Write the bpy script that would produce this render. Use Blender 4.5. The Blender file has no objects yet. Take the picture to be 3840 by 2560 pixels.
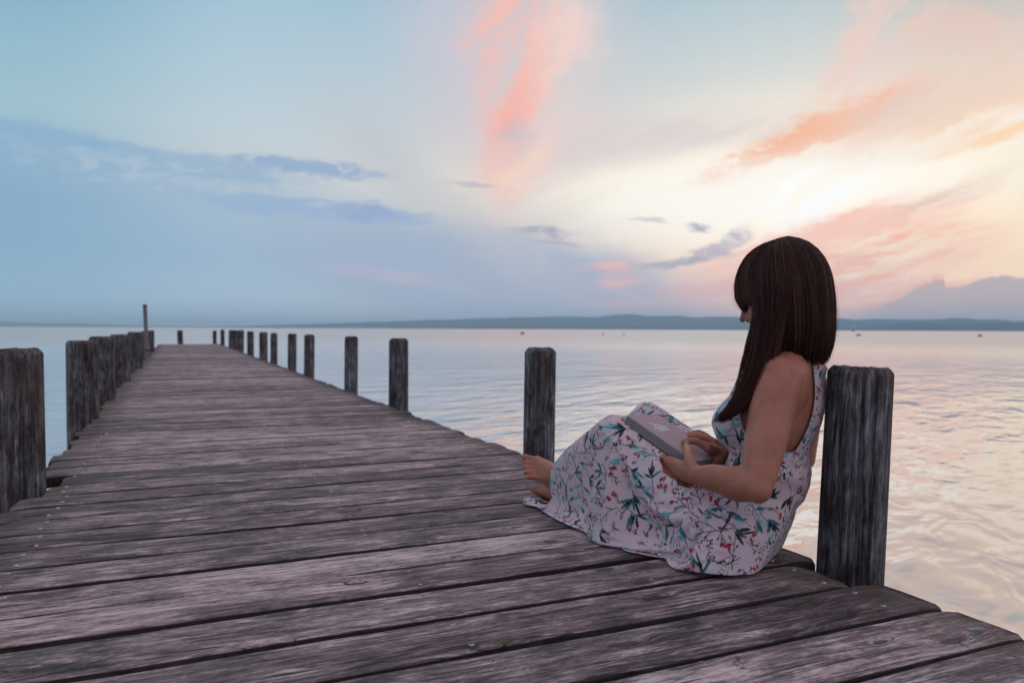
import bpy, bmesh, math, random
import numpy as np
from mathutils import Vector, Matrix, noise as mnoise

random.seed(7)
rng = np.random.default_rng(11)
S = bpy.context.scene
COL = S.collection
R = math.radians

# ------------------------------------------------------------------ camera
CAM_H = 0.55                      # lens height over the deck; deck top is z = 0, the jetty runs along +Y
FPX = 2843.0                      # focal length in pixels of a 3840 px wide frame (27 mm full frame)
YAW, PITCH, ROLL = R(24.02), R(0.957), R(0.25)
fw = np.array([math.sin(YAW) * math.cos(PITCH), math.cos(YAW) * math.cos(PITCH), -math.sin(PITCH)])
_r0 = np.array([math.cos(YAW), -math.sin(YAW), 0.0]); _u0 = np.cross(_r0, fw)
rt = _r0 * math.cos(ROLL) + _u0 * math.sin(ROLL); up = np.cross(rt, fw)
EYE = np.array([0.0, 0.0, CAM_H])
cam_data = bpy.data.cameras.new('camera')
cam = bpy.data.objects.new('camera', cam_data); COL.objects.link(cam)
cam.matrix_world = Matrix(((rt[0], up[0], -fw[0], 0), (rt[1], up[1], -fw[1], 0), (rt[2], up[2], -fw[2], CAM_H), (0, 0, 0, 1)))
cam_data.sensor_width = 36.0; cam_data.lens = FPX / 3840 * 36
cam_data.clip_start = 0.05; cam_data.clip_end = 120000
cam_data.dof.use_dof = True; cam_data.dof.focus_distance = 1.68; cam_data.dof.aperture_fstop = 4.5
S.camera = cam
S.view_settings.view_transform = 'Standard'; S.view_settings.look = 'None'
S.view_settings.exposure = 0.0; S.view_settings.gamma = 1.0; S.view_settings.use_curve_mapping = False
S.render.resolution_x, S.render.resolution_y = 1024, 682
S.render.engine = 'CYCLES'
cy = S.cycles
cy.use_denoising = True
try: cy.denoiser = 'OPENIMAGEDENOISE'
except Exception: pass
cy.use_adaptive_sampling = True; cy.adaptive_threshold = 0.01
cy.max_bounces = 6; cy.diffuse_bounces = 2; cy.glossy_bounces = 3; cy.transmission_bounces = 4; cy.transparent_max_bounces = 12
cy.volume_bounces = 2
cy.sample_clamp_indirect = 4.0

VK = 3840 / 2352.0                # measurements were taken on a 2352 px wide view of the photograph
def ray(x, y): return fw + rt * ((x * VK - 1920) / FPX) - up * ((y * VK - 1280) / FPX)
def at(x, y, d): return EYE + ray(x, y) * d                       # point at depth d
def on_deck(x, y, z=0.0):
    r = ray(x, y); return EYE + r * ((z - CAM_H) / r[2])
def bearing(x, y):                                                # sky direction -> (azimuth, elevation) in degrees
    r = ray(x, y); r = r / np.linalg.norm(r)
    return math.degrees(math.atan2(r[0], r[1])), math.degrees(math.asin(r[2]))

# ------------------------------------------------------------------ node helpers
def lin(c):
    return tuple(((v / 255) / 12.92 if v / 255 <= 0.04045 else ((v / 255 + 0.055) / 1.055) ** 2.4) for v in c) + (1.0,)
class G:
    """Tiny expression builder over a node tree."""
    def __init__(s, nt): s.nt = nt; s.n = nt.nodes; s.l = nt.links
    def new(s, t, **kw):
        n = s.n.new(t)
        for k, v in kw.items(): setattr(n, k, v)
        return n
    def put(s, sock, v):
        if isinstance(v, bpy.types.NodeSocket): s.l.new(v, sock)
        elif v is not None:
            try: sock.default_value = v
            except Exception: sock.default_value = tuple(v) + (1.0,) if len(v) == 3 else tuple(v)[:3]
    def m(s, op, a, b=None, c=None, clamp=False):
        n = s.new('ShaderNodeMath', operation=op, use_clamp=clamp)
        for i, v in enumerate((a, b, c)):
            if v is not None: s.put(n.inputs[i], v)
        return n.outputs[0]
    def add(s, a, b): return s.m('ADD', a, b)
    def sub(s, a, b): return s.m('SUBTRACT', a, b)
    def mul(s, a, b): return s.m('MULTIPLY', a, b)
    def mad(s, a, b, c): return s.m('MULTIPLY_ADD', a, b, c)
    def v(s, op, a, b=None, sc=None):
        n = s.new('ShaderNodeVectorMath', operation=op)
        s.put(n.inputs[0], a)
        if b is not None: s.put(n.inputs[1], b)
        if sc is not None: s.put(n.inputs['Scale'], sc)
        return n.outputs['Value'] if op in ('DOT_PRODUCT', 'LENGTH', 'DISTANCE') else n.outputs[0]
    def xyz(s, x, y, z=0.0):
        n = s.new('ShaderNodeCombineXYZ')
        for i, q in enumerate((x, y, z)): s.put(n.inputs[i], q)
        return n.outputs[0]
    def sep(s, v):
        n = s.new('ShaderNodeSeparateXYZ'); s.put(n.inputs[0], v); return n.outputs
    def noise(s, vec, scale=1.0, detail=4.0, rough=0.55, dist=0.0, col=False, lac=2.0):
        n = s.new('ShaderNodeTexNoise'); s.put(n.inputs['Vector'], vec); n.inputs['Scale'].default_value = scale
        n.inputs['Detail'].default_value = detail; n.inputs['Roughness'].default_value = rough; n.inputs['Distortion'].default_value = dist
        n.inputs['Lacunarity'].default_value = lac
        return n.outputs['Color' if col else 'Fac']
    def step(s, v, a, b, lo=0.0, hi=1.0):
        n = s.new('ShaderNodeMapRange', interpolation_type='SMOOTHSTEP'); s.put(n.inputs[0], v)
        for i, q in enumerate((a, b, lo, hi)): s.put(n.inputs[i + 1], q)
        return n.outputs[0]
    def mix(s, f, a, b, blend='MIX'):
        n = s.new('ShaderNodeMix', data_type='RGBA', blend_type=blend); n.clamp_factor = True
        s.put(n.inputs[0], f); s.put(n.inputs[6], a); s.put(n.inputs[7], b); return n.outputs[2]
    def ramp(s, f, stops, interp='LINEAR'):
        n = s.new('ShaderNodeValToRGB'); cr = n.color_ramp; cr.interpolation = interp
        s.put(n.inputs[0], f)
        while len(cr.elements) > 1: cr.elements.remove(cr.elements[0])
        cr.elements[0].position = stops[0][0]; cr.elements[0].color = stops[0][1]
        for p, c in stops[1:]:
            e = cr.elements.new(p); e.color = c
        return n.outputs[0]
def material(name):
    m = bpy.data.materials.new(name); m.use_nodes = True
    g = G(m.node_tree); bs = m.node_tree.nodes['Principled BSDF']
    return m, g, bs

# ------------------------------------------------------------------ sky (world)
SUN_AZ, SUN_EL = 47.0, 8.0
W = bpy.data.worlds.new('World'); S.world = W; W.use_nodes = True
def build_sky():
    nt = W.node_tree; nt.nodes.clear(); g = G(nt)
    d = g.new('ShaderNodeTexCoord').outputs['Generated']
    d = g.v('NORMALIZE', d)
    x, y, z = g.sep(d)
    z = g.m('ABSOLUTE', z)
    az = g.mul(g.m('ARCTAN2', x, y), 180 / math.pi)             # 0 along the jetty, + to the right
    el = g.mul(g.m('ARCSINE', z), 180 / math.pi)
    # wide gradients: one elevation ramp per bearing, blended round the compass
    yy = [755, 690, 600, 500, 420, 320, 200, 100, 0]
    cols = [
     (bearing(0, 755)[0],    [(166,202,222),(148,190,214),(132,174,203),(132,172,201),(150,186,206),(160,194,208),(148,188,206),(134,178,202),(118,168,195)], (205,196,208)),
     (bearing(600, 755)[0],  [(196,216,230),(182,204,222),(160,188,213),(168,190,211),(200,207,212),(193,209,218),(180,205,218),(171,200,216),(160,195,214)], (208,196,208)),
     (bearing(1176, 755)[0], [(222,206,212),(204,194,206),(184,186,200),(216,214,208),(226,221,212),(208,209,208),(191,204,210),(178,199,211),(164,190,208)], (210,197,208)),
     (bearing(1760, 755)[0], [(252,216,208),(240,204,200),(236,212,202),(251,244,228),(253,249,238),(236,228,216),(200,209,212),(184,202,210),(170,194,206)], (212,198,206)),
     (bearing(2352, 755)[0], [(244,216,200),(240,214,194),(238,218,196),(236,226,208),(238,230,216),(230,218,206),(206,200,194),(188,190,188),(172,182,187)], (212,198,206)),
     (115.0,                 [(200,182,180),(202,185,182),(204,189,186),(204,191,190),(203,192,194),(202,192,198),(201,192,202),(201,193,204),(202,194,206)], (212,200,208)),
     (-130.0,                [(150,150,172),(150,151,174),(152,153,177),(155,156,181),(159,160,185),(166,167,190),(175,175,196),(182,181,200),(190,187,204)], (210,200,209)),
     (-70.0,                 [(132,164,190),(130,164,191),(132,166,194),(137,170,198),(144,176,202),(150,180,205),(156,182,206),(162,184,207),(170,186,207)], (208,198,208)),
    ]
    order = sorted(cols, key=lambda c: c[0])
    els = [max(0.0, bearing(1176, q)[1]) for q in yy]
    u = g.m('POWER', g.mul(el, 1 / 90.0), 0.5)                   # more ramp room near the horizon
    outs = []
    for a0, cs, zen in order:
        st = [((e / 90) ** 0.5, lin(c)) for e, c in zip(els, cs)] + [(1.0, lin(zen))]
        outs.append(g.ramp(u, st))
    azs = [o[0] for o in order]
    base = outs[0]
    for i in range(1, len(outs)):
        base = g.mix(g.step(az, azs[i - 1], azs[i]), base, outs[i])
    base = g.mix(g.step(az, azs[-1], 180.0), base, outs[0])
    # physically based sky under the graded one
    sky = g.new('ShaderNodeTexSky', sky_type='NISHITA'); sky.sun_disc = False
    sky.sun_elevation = R(SUN_EL); sky.sun_rotation = R(SUN_AZ); sky.air_density = 1.2; sky.dust_density = 2.5
    nish = g.v('SCALE', sky.outputs[0], sc=0.10)
    colr = g.mix(0.06, base, nish)
    # cloud coordinates: a gently warped (azimuth, elevation) chart
    def n2(vec, scale, detail, rough=0.55, dist=0.0, col=False):
        n = g.new('ShaderNodeTexNoise', noise_dimensions='2D'); g.put(n.inputs['Vector'], vec); n.inputs['Scale'].default_value = scale
        n.inputs['Detail'].default_value = detail; n.inputs['Roughness'].default_value = rough; n.inputs['Distortion'].default_value = dist
        return n.outputs['Color' if col else 'Fac']
    chart = g.xyz(az, el, 0.0)
    wob = n2(g.v('MULTIPLY', chart, (0.16, 0.42, 0.0)), 1.0, 4.0, 0.62, col=True)
    wc = g.v('MULTIPLY', g.v('SUBTRACT', wob, (0.5, 0.5, 0.0)), (3.4, 1.3, 0.0))
    C2 = g.v('ADD', chart, wc)                                   # warped chart
    def tilt(vec, ang, sx, sy, ox=0.0):
        th = R(ang)
        return g.xyz(g.mad(g.v('DOT_PRODUCT', vec, (math.cos(th), math.sin(th), 0)), sx, ox), g.mad(g.v('DOT_PRODUCT', vec, (-math.sin(th), math.cos(th), 0)), sy, ox * 0.7), 0.0)
    n_big = n2(tilt(C2, 0, 0.20, 0.24, 3.0), 1.0, 5.0, 0.62)
    n_fine = n2(tilt(C2, 6, 0.55, 1.5, 9.0), 1.0, 4.0, 0.66)
    n_streak = n2(tilt(C2, -3, 0.16, 1.1, 17.0), 1.0, 5.0, 0.66)
    n_diag = n2(tilt(C2, 20, 0.10, 0.75, 5.0), 1.0, 5.0, 0.62)
    n_col = n2(tilt(C2, 62, 0.12, 0.34, 31.0), 1.0, 5.0, 0.64)
    turned = {}
    def cloud(col, px, py, rx, ry, rot, c, k=1.0, noise=None, nk=1.6, lo=0.05, hi=0.6, warp=True):
        """one soft cloud patch at the bearing of (px, py): radii in degrees, eaten into by a noise"""
        a0, e0 = bearing(px, py)
        rot = min((-48, -33, -20, -9, -3, 3, 8, 13, 20, 27, 35, 42), key=lambda q: abs(q - rot)); th = R(rot)
        if (rot, warp) not in turned:
            src = C2 if warp else chart
            turned[(rot, warp)] = g.xyz(g.v('DOT_PRODUCT', src, (math.cos(th), math.sin(th), 0)), g.v('DOT_PRODUCT', src, (-math.sin(th), math.cos(th), 0)), 0.0)
        ca, ce = a0 * math.cos(th) + e0 * math.sin(th), -a0 * math.sin(th) + e0 * math.cos(th)
        mp = g.new('ShaderNodeVectorMath', operation='MULTIPLY_ADD'); g.put(mp.inputs[0], turned[(rot, warp)])
        mp.inputs[1].default_value = (1 / rx, 1 / ry, 0); mp.inputs[2].default_value = (-ca / rx, -ce / ry, 0)
        gr = g.new('ShaderNodeTexGradient', gradient_type='SPHERICAL'); g.l.new(mp.outputs[0], gr.inputs[0]); t = gr.outputs['Fac']
        if noise is not None:
            t = g.mul(t, g.mad(noise, 2 * nk, 1.0 - nk))
        return g.mix(g.step(t, lo, hi, 0.0, k), col, lin(c))
    # -- big soft banks
    colr = cloud(colr, 330, 640, 36, 9, -3, (146, 180, 206), 0.3, None, 1, 0.0, 0.9)
    colr = cloud(colr, 1150, 650, 22, 5.4, -9, (162, 178, 202), 0.85, n_streak, 0.3, 0.0, 0.5)
    colr = cloud(colr, 960, 430, 18, 2.8, -33, (196, 197, 200), 0.45, n_diag, 0.3, 0.0, 0.9)
    colr = cloud(colr, 860, 300, 12, 3.4, -48, (190, 196, 206), 0.4, None, 1, 0.0, 1.0)
    # -- rose column
    colr = cloud(colr, 1225, 140, 11, 20, 3, (224, 208, 208), 0.75, n_col, 0.7, 0.0, 1.0)
    colr = cloud(colr, 1040, 100, 8, 10, 13, (202, 196, 210), 0.6, n_col, 1.0, 0.0, 1.0)
    colr = cloud(colr, 1165, 10, 5.0, 11, 8, (245, 188, 176), 0.8, n_col, 1.6, 0.0, 1.1)
    colr = cloud(colr, 1195, 180, 4.6, 12, -9, (245, 186, 174), 0.85, n_col, 1.7, 0.0, 1.1)
    colr = cloud(colr, 1185, 270, 2.6, 6.6, -20, (250, 176, 162), 0.75, n_col, 1.3, 0.0, 1.0)
    colr = cloud(colr, 1290, 110, 4.0, 9.0, -9, (244, 212, 202), 0.7, n_col, 1.6, 0.0, 1.1)
    colr = cloud(colr, 1190, 315, 2.2, 1.8, 35, (184, 190, 206), 0.75, n_fine, 0.8, 0.0, 1.0)
    colr = cloud(colr, 1250, 350, 7.0, 3.0, 20, (236, 210, 204), 0.6, n_big, 1.0, 0.0, 1.0)
    colr = cloud(colr, 1210, 385, 4.0, 1.6, 42, (250, 216, 194), 0.8, n_fine, 1.0, 0.0, 0.9)
    # -- peach arm across the right
    colr = cloud(colr, 1540, 322, 16, 2.6, 3, (218, 208, 208), 0.8, n_diag, 0.8, 0.0, 0.9)
    colr = cloud(colr, 1640, 410, 17, 3.0, 3, (254, 246, 228), 0.9, n_diag, 0.8, 0.0, 0.8)
    colr = cloud(colr, 2080, 325, 14, 1.9, 3, (255, 252, 240), 0.95, n_diag, 0.6, 0.0, 0.6)
    colr = cloud(colr, 2120, 262, 13, 3.4, 13, (250, 216, 188), 0.95, n_diag, 1.6, 0.0, 0.9)
    colr = cloud(colr, 1850, 312, 10.5, 1.6, 20, (244, 184, 152), 1.0, n_fine, 1.5, 0.0, 0.7)
    colr = cloud(colr, 1960, 270, 6.0, 1.7, 20, (248, 192, 160), 0.95, n_fine, 1.6, 0.0, 0.8)
    colr = cloud(colr, 2275, 318, 7.5, 0.7, 13, (255, 214, 172), 0.9, n_fine, 0.7, 0.0, 0.8)
    colr = cloud(colr, 2020, 130, 4.6, 10, -20, (242, 206, 194), 0.75, n_col, 2.2, 0.05, 1.1)
    colr = cloud(colr, 2260, 70, 8.0, 4.4, -33, (240, 200, 184), 0.55, n_big, 3.2, 0.2, 1.3)
    colr = cloud(colr, 2180, 205, 12, 3.0, 20, (226, 210, 200), 0.6, n_diag, 1.7, 0.0, 1.1)
    # -- brightest part and its brush strokes
    colr = cloud(colr, 1770, 462, 20, 4.6, 3, (253, 250, 242), 0.85, n_diag, 0.25, 0.0, 0.8)
    colr = cloud(colr, 1890, 472, 5.0, 1.1, 27, (255, 255, 255), 1.0, n_diag, 0.9, 0.0, 0.7)
    colr = cloud(colr, 1815, 438, 4.2, 0.6, 35, (255, 255, 255), 0.9, n_diag, 0.9, 0.0, 0.7)
    colr = cloud(colr, 2130, 466, 7.0, 1.0, 20, (224, 192, 178), 0.85, n_diag, 1.4, 0.0, 0.9)
    # -- rose cirrus low on the right
    colr = cloud(colr, 1890, 625, 13, 4.2, 8, (224, 194, 192), 0.9, n_diag, 0.8, 0.0, 0.8)
    colr = cloud(colr, 1930, 595, 11.5, 4.2, 13, (254, 188, 166), 1.0, n_diag, 2.4, 0.0, 0.95)
    colr = cloud(colr, 1850, 548, 12, 1.4, 13, (252, 206, 190), 0.85, n_diag, 1.4, 0.0, 0.9)
    colr = cloud(colr, 2000, 590, 8.0, 2.8, 13, (255, 230, 204), 1.0, n2(tilt(C2, 13, 0.20, 1.5, 41.0), 1.0, 4.0, 0.6), 2.8, 0.1, 1.2)
    colr = cloud(colr, 1860, 692, 12, 1.6, 3, (246, 184, 174), 0.75, n_streak, 1.7, 0.0, 1.0)
    colr = cloud(colr, 1395, 616, 3.2, 0.8, 3, (246, 188, 180), 0.8, n_fine, 1.9, 0.0, 1.0)
    colr = cloud(colr, 1412, 650, 2.8, 0.8, 8, (240, 188, 184), 0.8, n_fine, 1.9, 0.0, 1.0)
    colr = cloud(colr, 1620, 676, 12, 1.4, 3, (236, 186, 184), 0.8, n_streak, 1.9, 0.0, 1.0)
    colr = cloud(colr, 930, 640, 9, 0.8, -9, (198, 186, 202), 0.6, n_streak, 1.8, 0.0, 1.0)
    # -- slate-blue bands on the left, ragged along their upper edge
    colr = cloud(colr, 130, 375, 17, 1.8, -3, (138, 172, 202), 0.68, n_fine, 2.2, 0.0, 0.7)
    colr = cloud(colr, 400, 380, 12, 1.4, -3, (142, 174, 204), 0.75, n_streak, 2.4, 0.0, 0.75)
    colr = cloud(colr, 700, 386, 8, 0.9, -3, (148, 172, 205), 0.9, n_fine, 1.9, 0.0, 0.7)
    colr = cloud(colr, 50, 298, 7.5, 0.8, -3, (138, 175, 204), 0.8, n_streak, 1.6, 0.0, 0.6)
    colr = cloud(colr, 690, 478, 12, 1.0, -3, (152, 178, 208), 0.85, n_streak, 1.9, 0.0, 0.6)
    colr = cloud(colr, 850, 487, 3.8, 1.1, -3, (154, 170, 204), 0.95, n_fine, 1.6, 0.0, 0.8)
    colr = cloud(colr, 330, 395, 13, 2.2, -3, (190, 203, 214), 0.45, n_fine, 2.4, 0.3, 1.2)
    # -- scraps of dark cloud over the far shore
    for (px, py, rx, ry, ro, k) in ((1235, 532, 3.2, 0.42, -5, .8), (1282, 540, 1.2, 0.45, 0, .8), (1290, 557, 3.0, 0.26, 0, .6), (1603, 524, 1.3, 0.48, -10, .9), (1480, 508, 2.0, 0.26, -6, .5), (1632, 570, 4.2, 0.66, 20, .75), (1560, 598, 4.8, 0.5, 6, .75), (1085, 424, 3.0, 0.25, -5, .5)):
        colr = cloud(colr, px, py, rx, ry, ro, (172, 170, 186), k, n_fine, 1.5, 0.0, 0.7)
    # -- towering cloud bank on the right horizon: its top is a height line over azimuth
    nA = n2(g.v('MULTIPLY', chart, (0.55, 0.05, 0.0)), 1.0, 3.0, 0.6)
    pts = [(1900, 735), (1990, 712), (2060, 690), (2108, 664), (2140, 650), (2146, 641), (2168, 642), (2172, 662), (2196, 660), (2240, 645), (2300, 634), (2352, 640)]
    hb = [bearing(*p) for p in pts]
    a0, a1 = hb[0][0], hb[-1][0] + 26
    st = [((a - a0) / (a1 - a0), (e / 10, e / 10, e / 10, 1)) for a, e in hb] + [((hb[-1][0] + 8 - a0) / (a1 - a0), (0.38, 0.38, 0.38, 1)), ((hb[-1][0] + 16 - a0) / (a1 - a0), (0.2, 0.2, 0.2, 1)), (1.0, (0, 0, 0, 1))]
    top = g.mul(g.sep(g.ramp(g.m('DIVIDE', g.sub(az, a0), a1 - a0), st))[0], 10.0)
    top = g.add(top, g.mul(g.sub(nA, 0.5), 0.7))
    inside = g.step(g.sub(el, top), 0.09, -0.09)
    inside = g.mul(inside, g.mul(g.step(az, a0 - 1, a0 + 5), g.step(az, a1, a1 - 6)))
    rim = g.mul(g.step(g.m('ABSOLUTE', g.sub(g.sub(el, top), 0.15)), 0.38, 0.0), g.step(az, hb[-4][0] + 3, hb[1][0] + 4))
    rim = g.mul(rim, g.step(az, a0 - 1, a0 + 3))
    colr = g.mix(g.mul(rim, 0.75), colr, lin((250, 186, 168)))
    colr = g.mix(g.mul(inside, 0.96), colr, lin((200, 178, 178)))
    # the veiled sun: the palest part of the sky is brighter than film white
    a0, e0 = bearing(1760, 455)
    mp = g.new('ShaderNodeVectorMath', operation='MULTIPLY_ADD'); g.put(mp.inputs[0], chart); mp.inputs[1].default_value = (1 / 22.0, 1 / 6.5, 0); mp.inputs[2].default_value = (-a0 / 22.0, -e0 / 6.5, 0)
    gr = g.new('ShaderNodeTexGradient', gradient_type='SPHERICAL'); g.l.new(mp.outputs[0], gr.inputs[0])
    colr = g.v('SCALE', colr, sc=g.step(gr.outputs['Fac'], 0.0, 1.0, 1.0, 1.04))
    bg = g.new('ShaderNodeBackground'); g.put(bg.inputs[0], colr); bg.inputs[1].default_value = 1.05
    out = g.new('ShaderNodeOutputWorld'); g.l.new(bg.outputs[0], out.inputs[0])
build_sky()
W.cycles.sampling_method = 'MANUAL'; W.cycles.sample_map_resolution = 512

# low, veiled sun behind the cirrus
sd = bpy.data.lights.new('sun', 'SUN'); sd.energy = 0.22; sd.angle = R(150); sd.color = (1.0, 0.72, 0.56)
sun = bpy.data.objects.new('sun', sd); COL.objects.link(sun)
sv = Vector((math.sin(R(SUN_AZ)) * math.cos(R(SUN_EL)), math.cos(R(SUN_AZ)) * math.cos(R(SUN_EL)), math.sin(R(SUN_EL))))
sun.rotation_euler = sv.to_track_quat('Z', 'Y').to_euler(); sun.location = sv * 20

# ------------------------------------------------------------------ object helpers
def mesh_obj(name, verts, faces, mat=None, parent=None, smooth=True):
    me = bpy.data.meshes.new(name)
    me.from_pydata([tuple(map(float, v)) for v in verts], [], [tuple(f) for f in faces]); me.update()
    if smooth: me.polygons.foreach_set('use_smooth', [True] * len(me.polygons))
    if mat: me.materials.append(mat)
    o = bpy.data.objects.new(name, me); COL.objects.link(o)
    if parent: o.parent = parent
    return o
def tag(o, label=None, cat=None, group=None, kind=None):
    for k, v in (('label', label), ('category', cat), ('group', group), ('kind', kind)):
        if v: o[k] = v
    return o
def empty(name, loc=(0, 0, 0), rz=0.0):
    o = bpy.data.objects.new(name, None); COL.objects.link(o); o.location = loc; o.rotation_euler = (0, 0, rz); o.empty_display_size = 0.1
    return o
def grid_faces(nu, nv, wrap_u=False, wrap_v=False):
    f = []
    for i in range(nu if wrap_u else nu - 1):
        for j in range(nv if wrap_v else nv - 1):
            i2, j2 = (i + 1) % nu, (j + 1) % nv
            f.append((i * nv + j, i2 * nv + j, i2 * nv + j2, i * nv + j2))
    return f
def fnoise(x, y=0.0, z=0.0): return mnoise.noise((float(x), float(y), float(z)))
# ------------------------------------------------------------------ materials of the place
def wood_deck():
    m, g, bs = material('weathered_deck_wood')
    tc = g.new('ShaderNodeTexCoord'); oi = g.new('ShaderNodeObjectInfo')
    p = tc.outputs['Object']; rnd = oi.outputs['Random']
    off = g.xyz(g.mul(rnd, 37.0), g.mul(rnd, 91.0), g.mul(rnd, 53.0))
    x, y, z = g.sep(p)
    # knots: stretched cells, only some of them carry a knot
    kp = g.v('ADD', g.xyz(g.mul(x, 2.6), g.mul(y, 9.0), 0.0), off)
    vo = g.new('ShaderNodeTexVoronoi', voronoi_dimensions='2D', feature='F1'); g.put(vo.inputs['Vector'], kp); vo.inputs['Scale'].default_value = 1.0; vo.inputs['Randomness'].default_value = 0.9
    kd = vo.outputs['Distance']; kr = g.sep(vo.outputs['Color'])
    has = g.step(kr[0], 0.50, 0.52)
    size = g.mad(kr[1], 0.055, 0.028)
    kd = g.add(kd, g.mul(g.sub(g.noise(g.v('MULTIPLY', p, (30, 60, 10)), 1.0, 3.0), 0.5), 0.10))
    near = g.mul(g.step(kd, g.mul(size, 4.0), 0.0), has)
    knot = g.mul(g.step(kd, size, g.mul(size, 0.72)), has)
    rim = g.mul(g.step(g.m('ABSOLUTE', g.sub(kd, size)), 0.035, 0.0), has)
    # grain lines that swing round the knots
    warp = g.sub(g.noise(g.v('ADD', g.xyz(g.mul(x, 1.6), g.mul(y, 4.0), 0.0), off), 1.0, 3.0), 0.5)
    gy = g.add(g.add(y, g.mul(warp, 0.022)), g.mul(near, 0.022))
    fine = g.noise(g.v('ADD', g.xyz(g.mul(x, 13.0), g.mul(gy, 230.0), g.mul(z, 230.0)), off), 1.0, 3.0, 0.65)
    mid = g.noise(g.v('ADD', g.xyz(g.mul(x, 5.5), g.mul(gy, 70.0), g.mul(z, 70.0)), off), 1.0, 4.0, 0.6)
    blot = g.noise(g.v('ADD', g.xyz(g.mul(x, 7.0), g.mul(y, 17.0), g.mul(z, 17.0)), off), 1.0, 5.0, 0.62, 0.6)
    wide = g.noise(g.v('ADD', g.xyz(g.mul(x, 0.9), g.mul(y, 2.0), 0.0), off), 1.0, 2.0)
    speck = g.noise(g.v('ADD', g.v('MULTIPLY', p, (60, 150, 150)), off), 1.0, 2.0, 0.7)
    f = g.add(g.add(g.mul(fine, 0.60), g.mul(mid, 0.55)), g.mad(blot, 1.0, g.mul(speck, 0.35)))
    f = g.mad(rnd, 0.22, g.add(f, g.mul(wide, 0.45)))
    t = g.m('DIVIDE', g.sub(f, 1.24), 0.56, clamp=True)
    c = g.ramp(t, [(0.0, (0.022, 0.018, 0.021, 1)), (0.30, (0.095, 0.073, 0.082, 1)), (0.60, (0.255, 0.194, 0.210, 1)), (1.0, (0.70, 0.575, 0.585, 1))])
    # weather-cut grain: dark furrows and pale bare flecks
    furrow = g.mul(g.step(fine, 0.46, 0.34), g.step(blot, 0.40, 0.60))
    c = g.mix(g.mul(furrow, 0.62), c, (0.030, 0.024, 0.028, 1))
    fleck = g.mul(g.step(g.noise(g.v('ADD', g.v('MULTIPLY', p, (38, 120, 120)), off), 1.0, 3.0, 0.7), 0.58, 0.70), g.step(wide, 0.40, 0.62))
    c = g.mix(g.mul(fleck, 0.50), c, (0.60, 0.49, 0.50, 1))
    grime = g.step(g.noise(g.v('ADD', g.v('MULTIPLY', p, (7, 22, 22)), g.v('ADD', off, (5, 2, 9))), 1.0, 5.0, 0.7, 0.4), 0.56, 0.66)
    c = g.mix(g.mul(grime, 0.55), c, (0.045, 0.036, 0.040, 1))
    # splits along the grain
    cn = g.noise(g.v('ADD', g.xyz(g.mul(x, 0.9), g.mul(gy, 26.0), 5.0), off), 1.0, 2.0, 0.5)
    crack = g.mul(g.step(g.m('ABSOLUTE', g.sub(cn, 0.50)), 0.010, 0.003), g.step(g.noise(g.v('ADD', g.xyz(g.mul(x, 1.3), g.mul(y, 3.0), 9.0), off), 1.0, 2.0), 0.46, 0.56))
    cn2 = g.noise(g.v('ADD', g.xyz(g.mul(x, 2.4), g.mul(gy, 95.0), 2.0), off), 1.0, 2.0, 0.5)
    crack2 = g.mul(g.step(g.m('ABSOLUTE', g.sub(cn2, 0.47)), 0.020, 0.004), g.step(blot, 0.47, 0.6))
    crack = g.m('MAXIMUM', crack, g.mul(crack2, 0.75))
    c = g.mix(g.mul(crack, 0.92), c, (0.018, 0.015, 0.018, 1))
    c = g.mix(g.mul(knot, 0.72), c, (0.055, 0.040, 0.042, 1))
    c = g.mix(g.mul(rim, 0.65), c, (0.022, 0.018, 0.02, 1))
    # sawn sides near black: shade of the gaps painted in, over damp stain
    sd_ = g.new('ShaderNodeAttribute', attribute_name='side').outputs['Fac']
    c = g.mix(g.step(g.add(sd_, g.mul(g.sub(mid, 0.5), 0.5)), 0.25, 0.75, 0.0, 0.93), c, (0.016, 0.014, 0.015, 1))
    # damp and dark soiling at the plank ends, lichen crusts
    ex = g.new('ShaderNodeAttribute', attribute_name='end'); end = ex.outputs['Fac']
    endn = g.step(g.add(end, g.mul(g.sub(blot, 0.5), 0.9)), 0.35, 0.95)
    c = g.mix(g.mul(endn, 0.55), c, (0.045, 0.038, 0.038, 1))
    ln = g.noise(g.v('ADD', g.v('MULTIPLY', p, (11, 17, 17)), g.v('ADD', off, (3, 8, 1))), 1.0, 5.0, 0.65, 0.5)
    lich = g.step(g.add(ln, g.mul(end, 0.10)), 0.645, 0.69)
    c = g.mix(g.mul(lich, 0.75), c, (0.085, 0.058, 0.026, 1))
    rn2 = g.m('FRACT', g.mul(rnd, 17.3))
    c = g.mix(g.mul(rn2, 0.45), c, g.mix(1.0, c, (0.92, 0.80, 0.72, 1), 'MULTIPLY'))        # some boards browner than others
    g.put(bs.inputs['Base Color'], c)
    g.put(bs.inputs['Roughness'], g.mad(t, 0.25, 0.55)); bs.inputs['Specular IOR Level'].default_value = 0.28
    hgt = g.add(g.mul(fine, 0.0034), g.add(g.mul(mid, 0.0048), g.mul(blot, 0.0022)))
    hgt = g.sub(hgt, g.mul(crack, 0.004)); hgt = g.sub(hgt, g.mul(rim, 0.0012)); hgt = g.add(hgt, g.mul(knot, 0.0012))
    b = g.new('ShaderNodeBump'); b.inputs['Strength'].default_value = 1.0; b.inputs['Distance'].default_value = 1.0; g.put(b.inputs['Height'], hgt)
    g.l.new(b.outputs[0], bs.inputs['Normal'])
    return m
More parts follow.
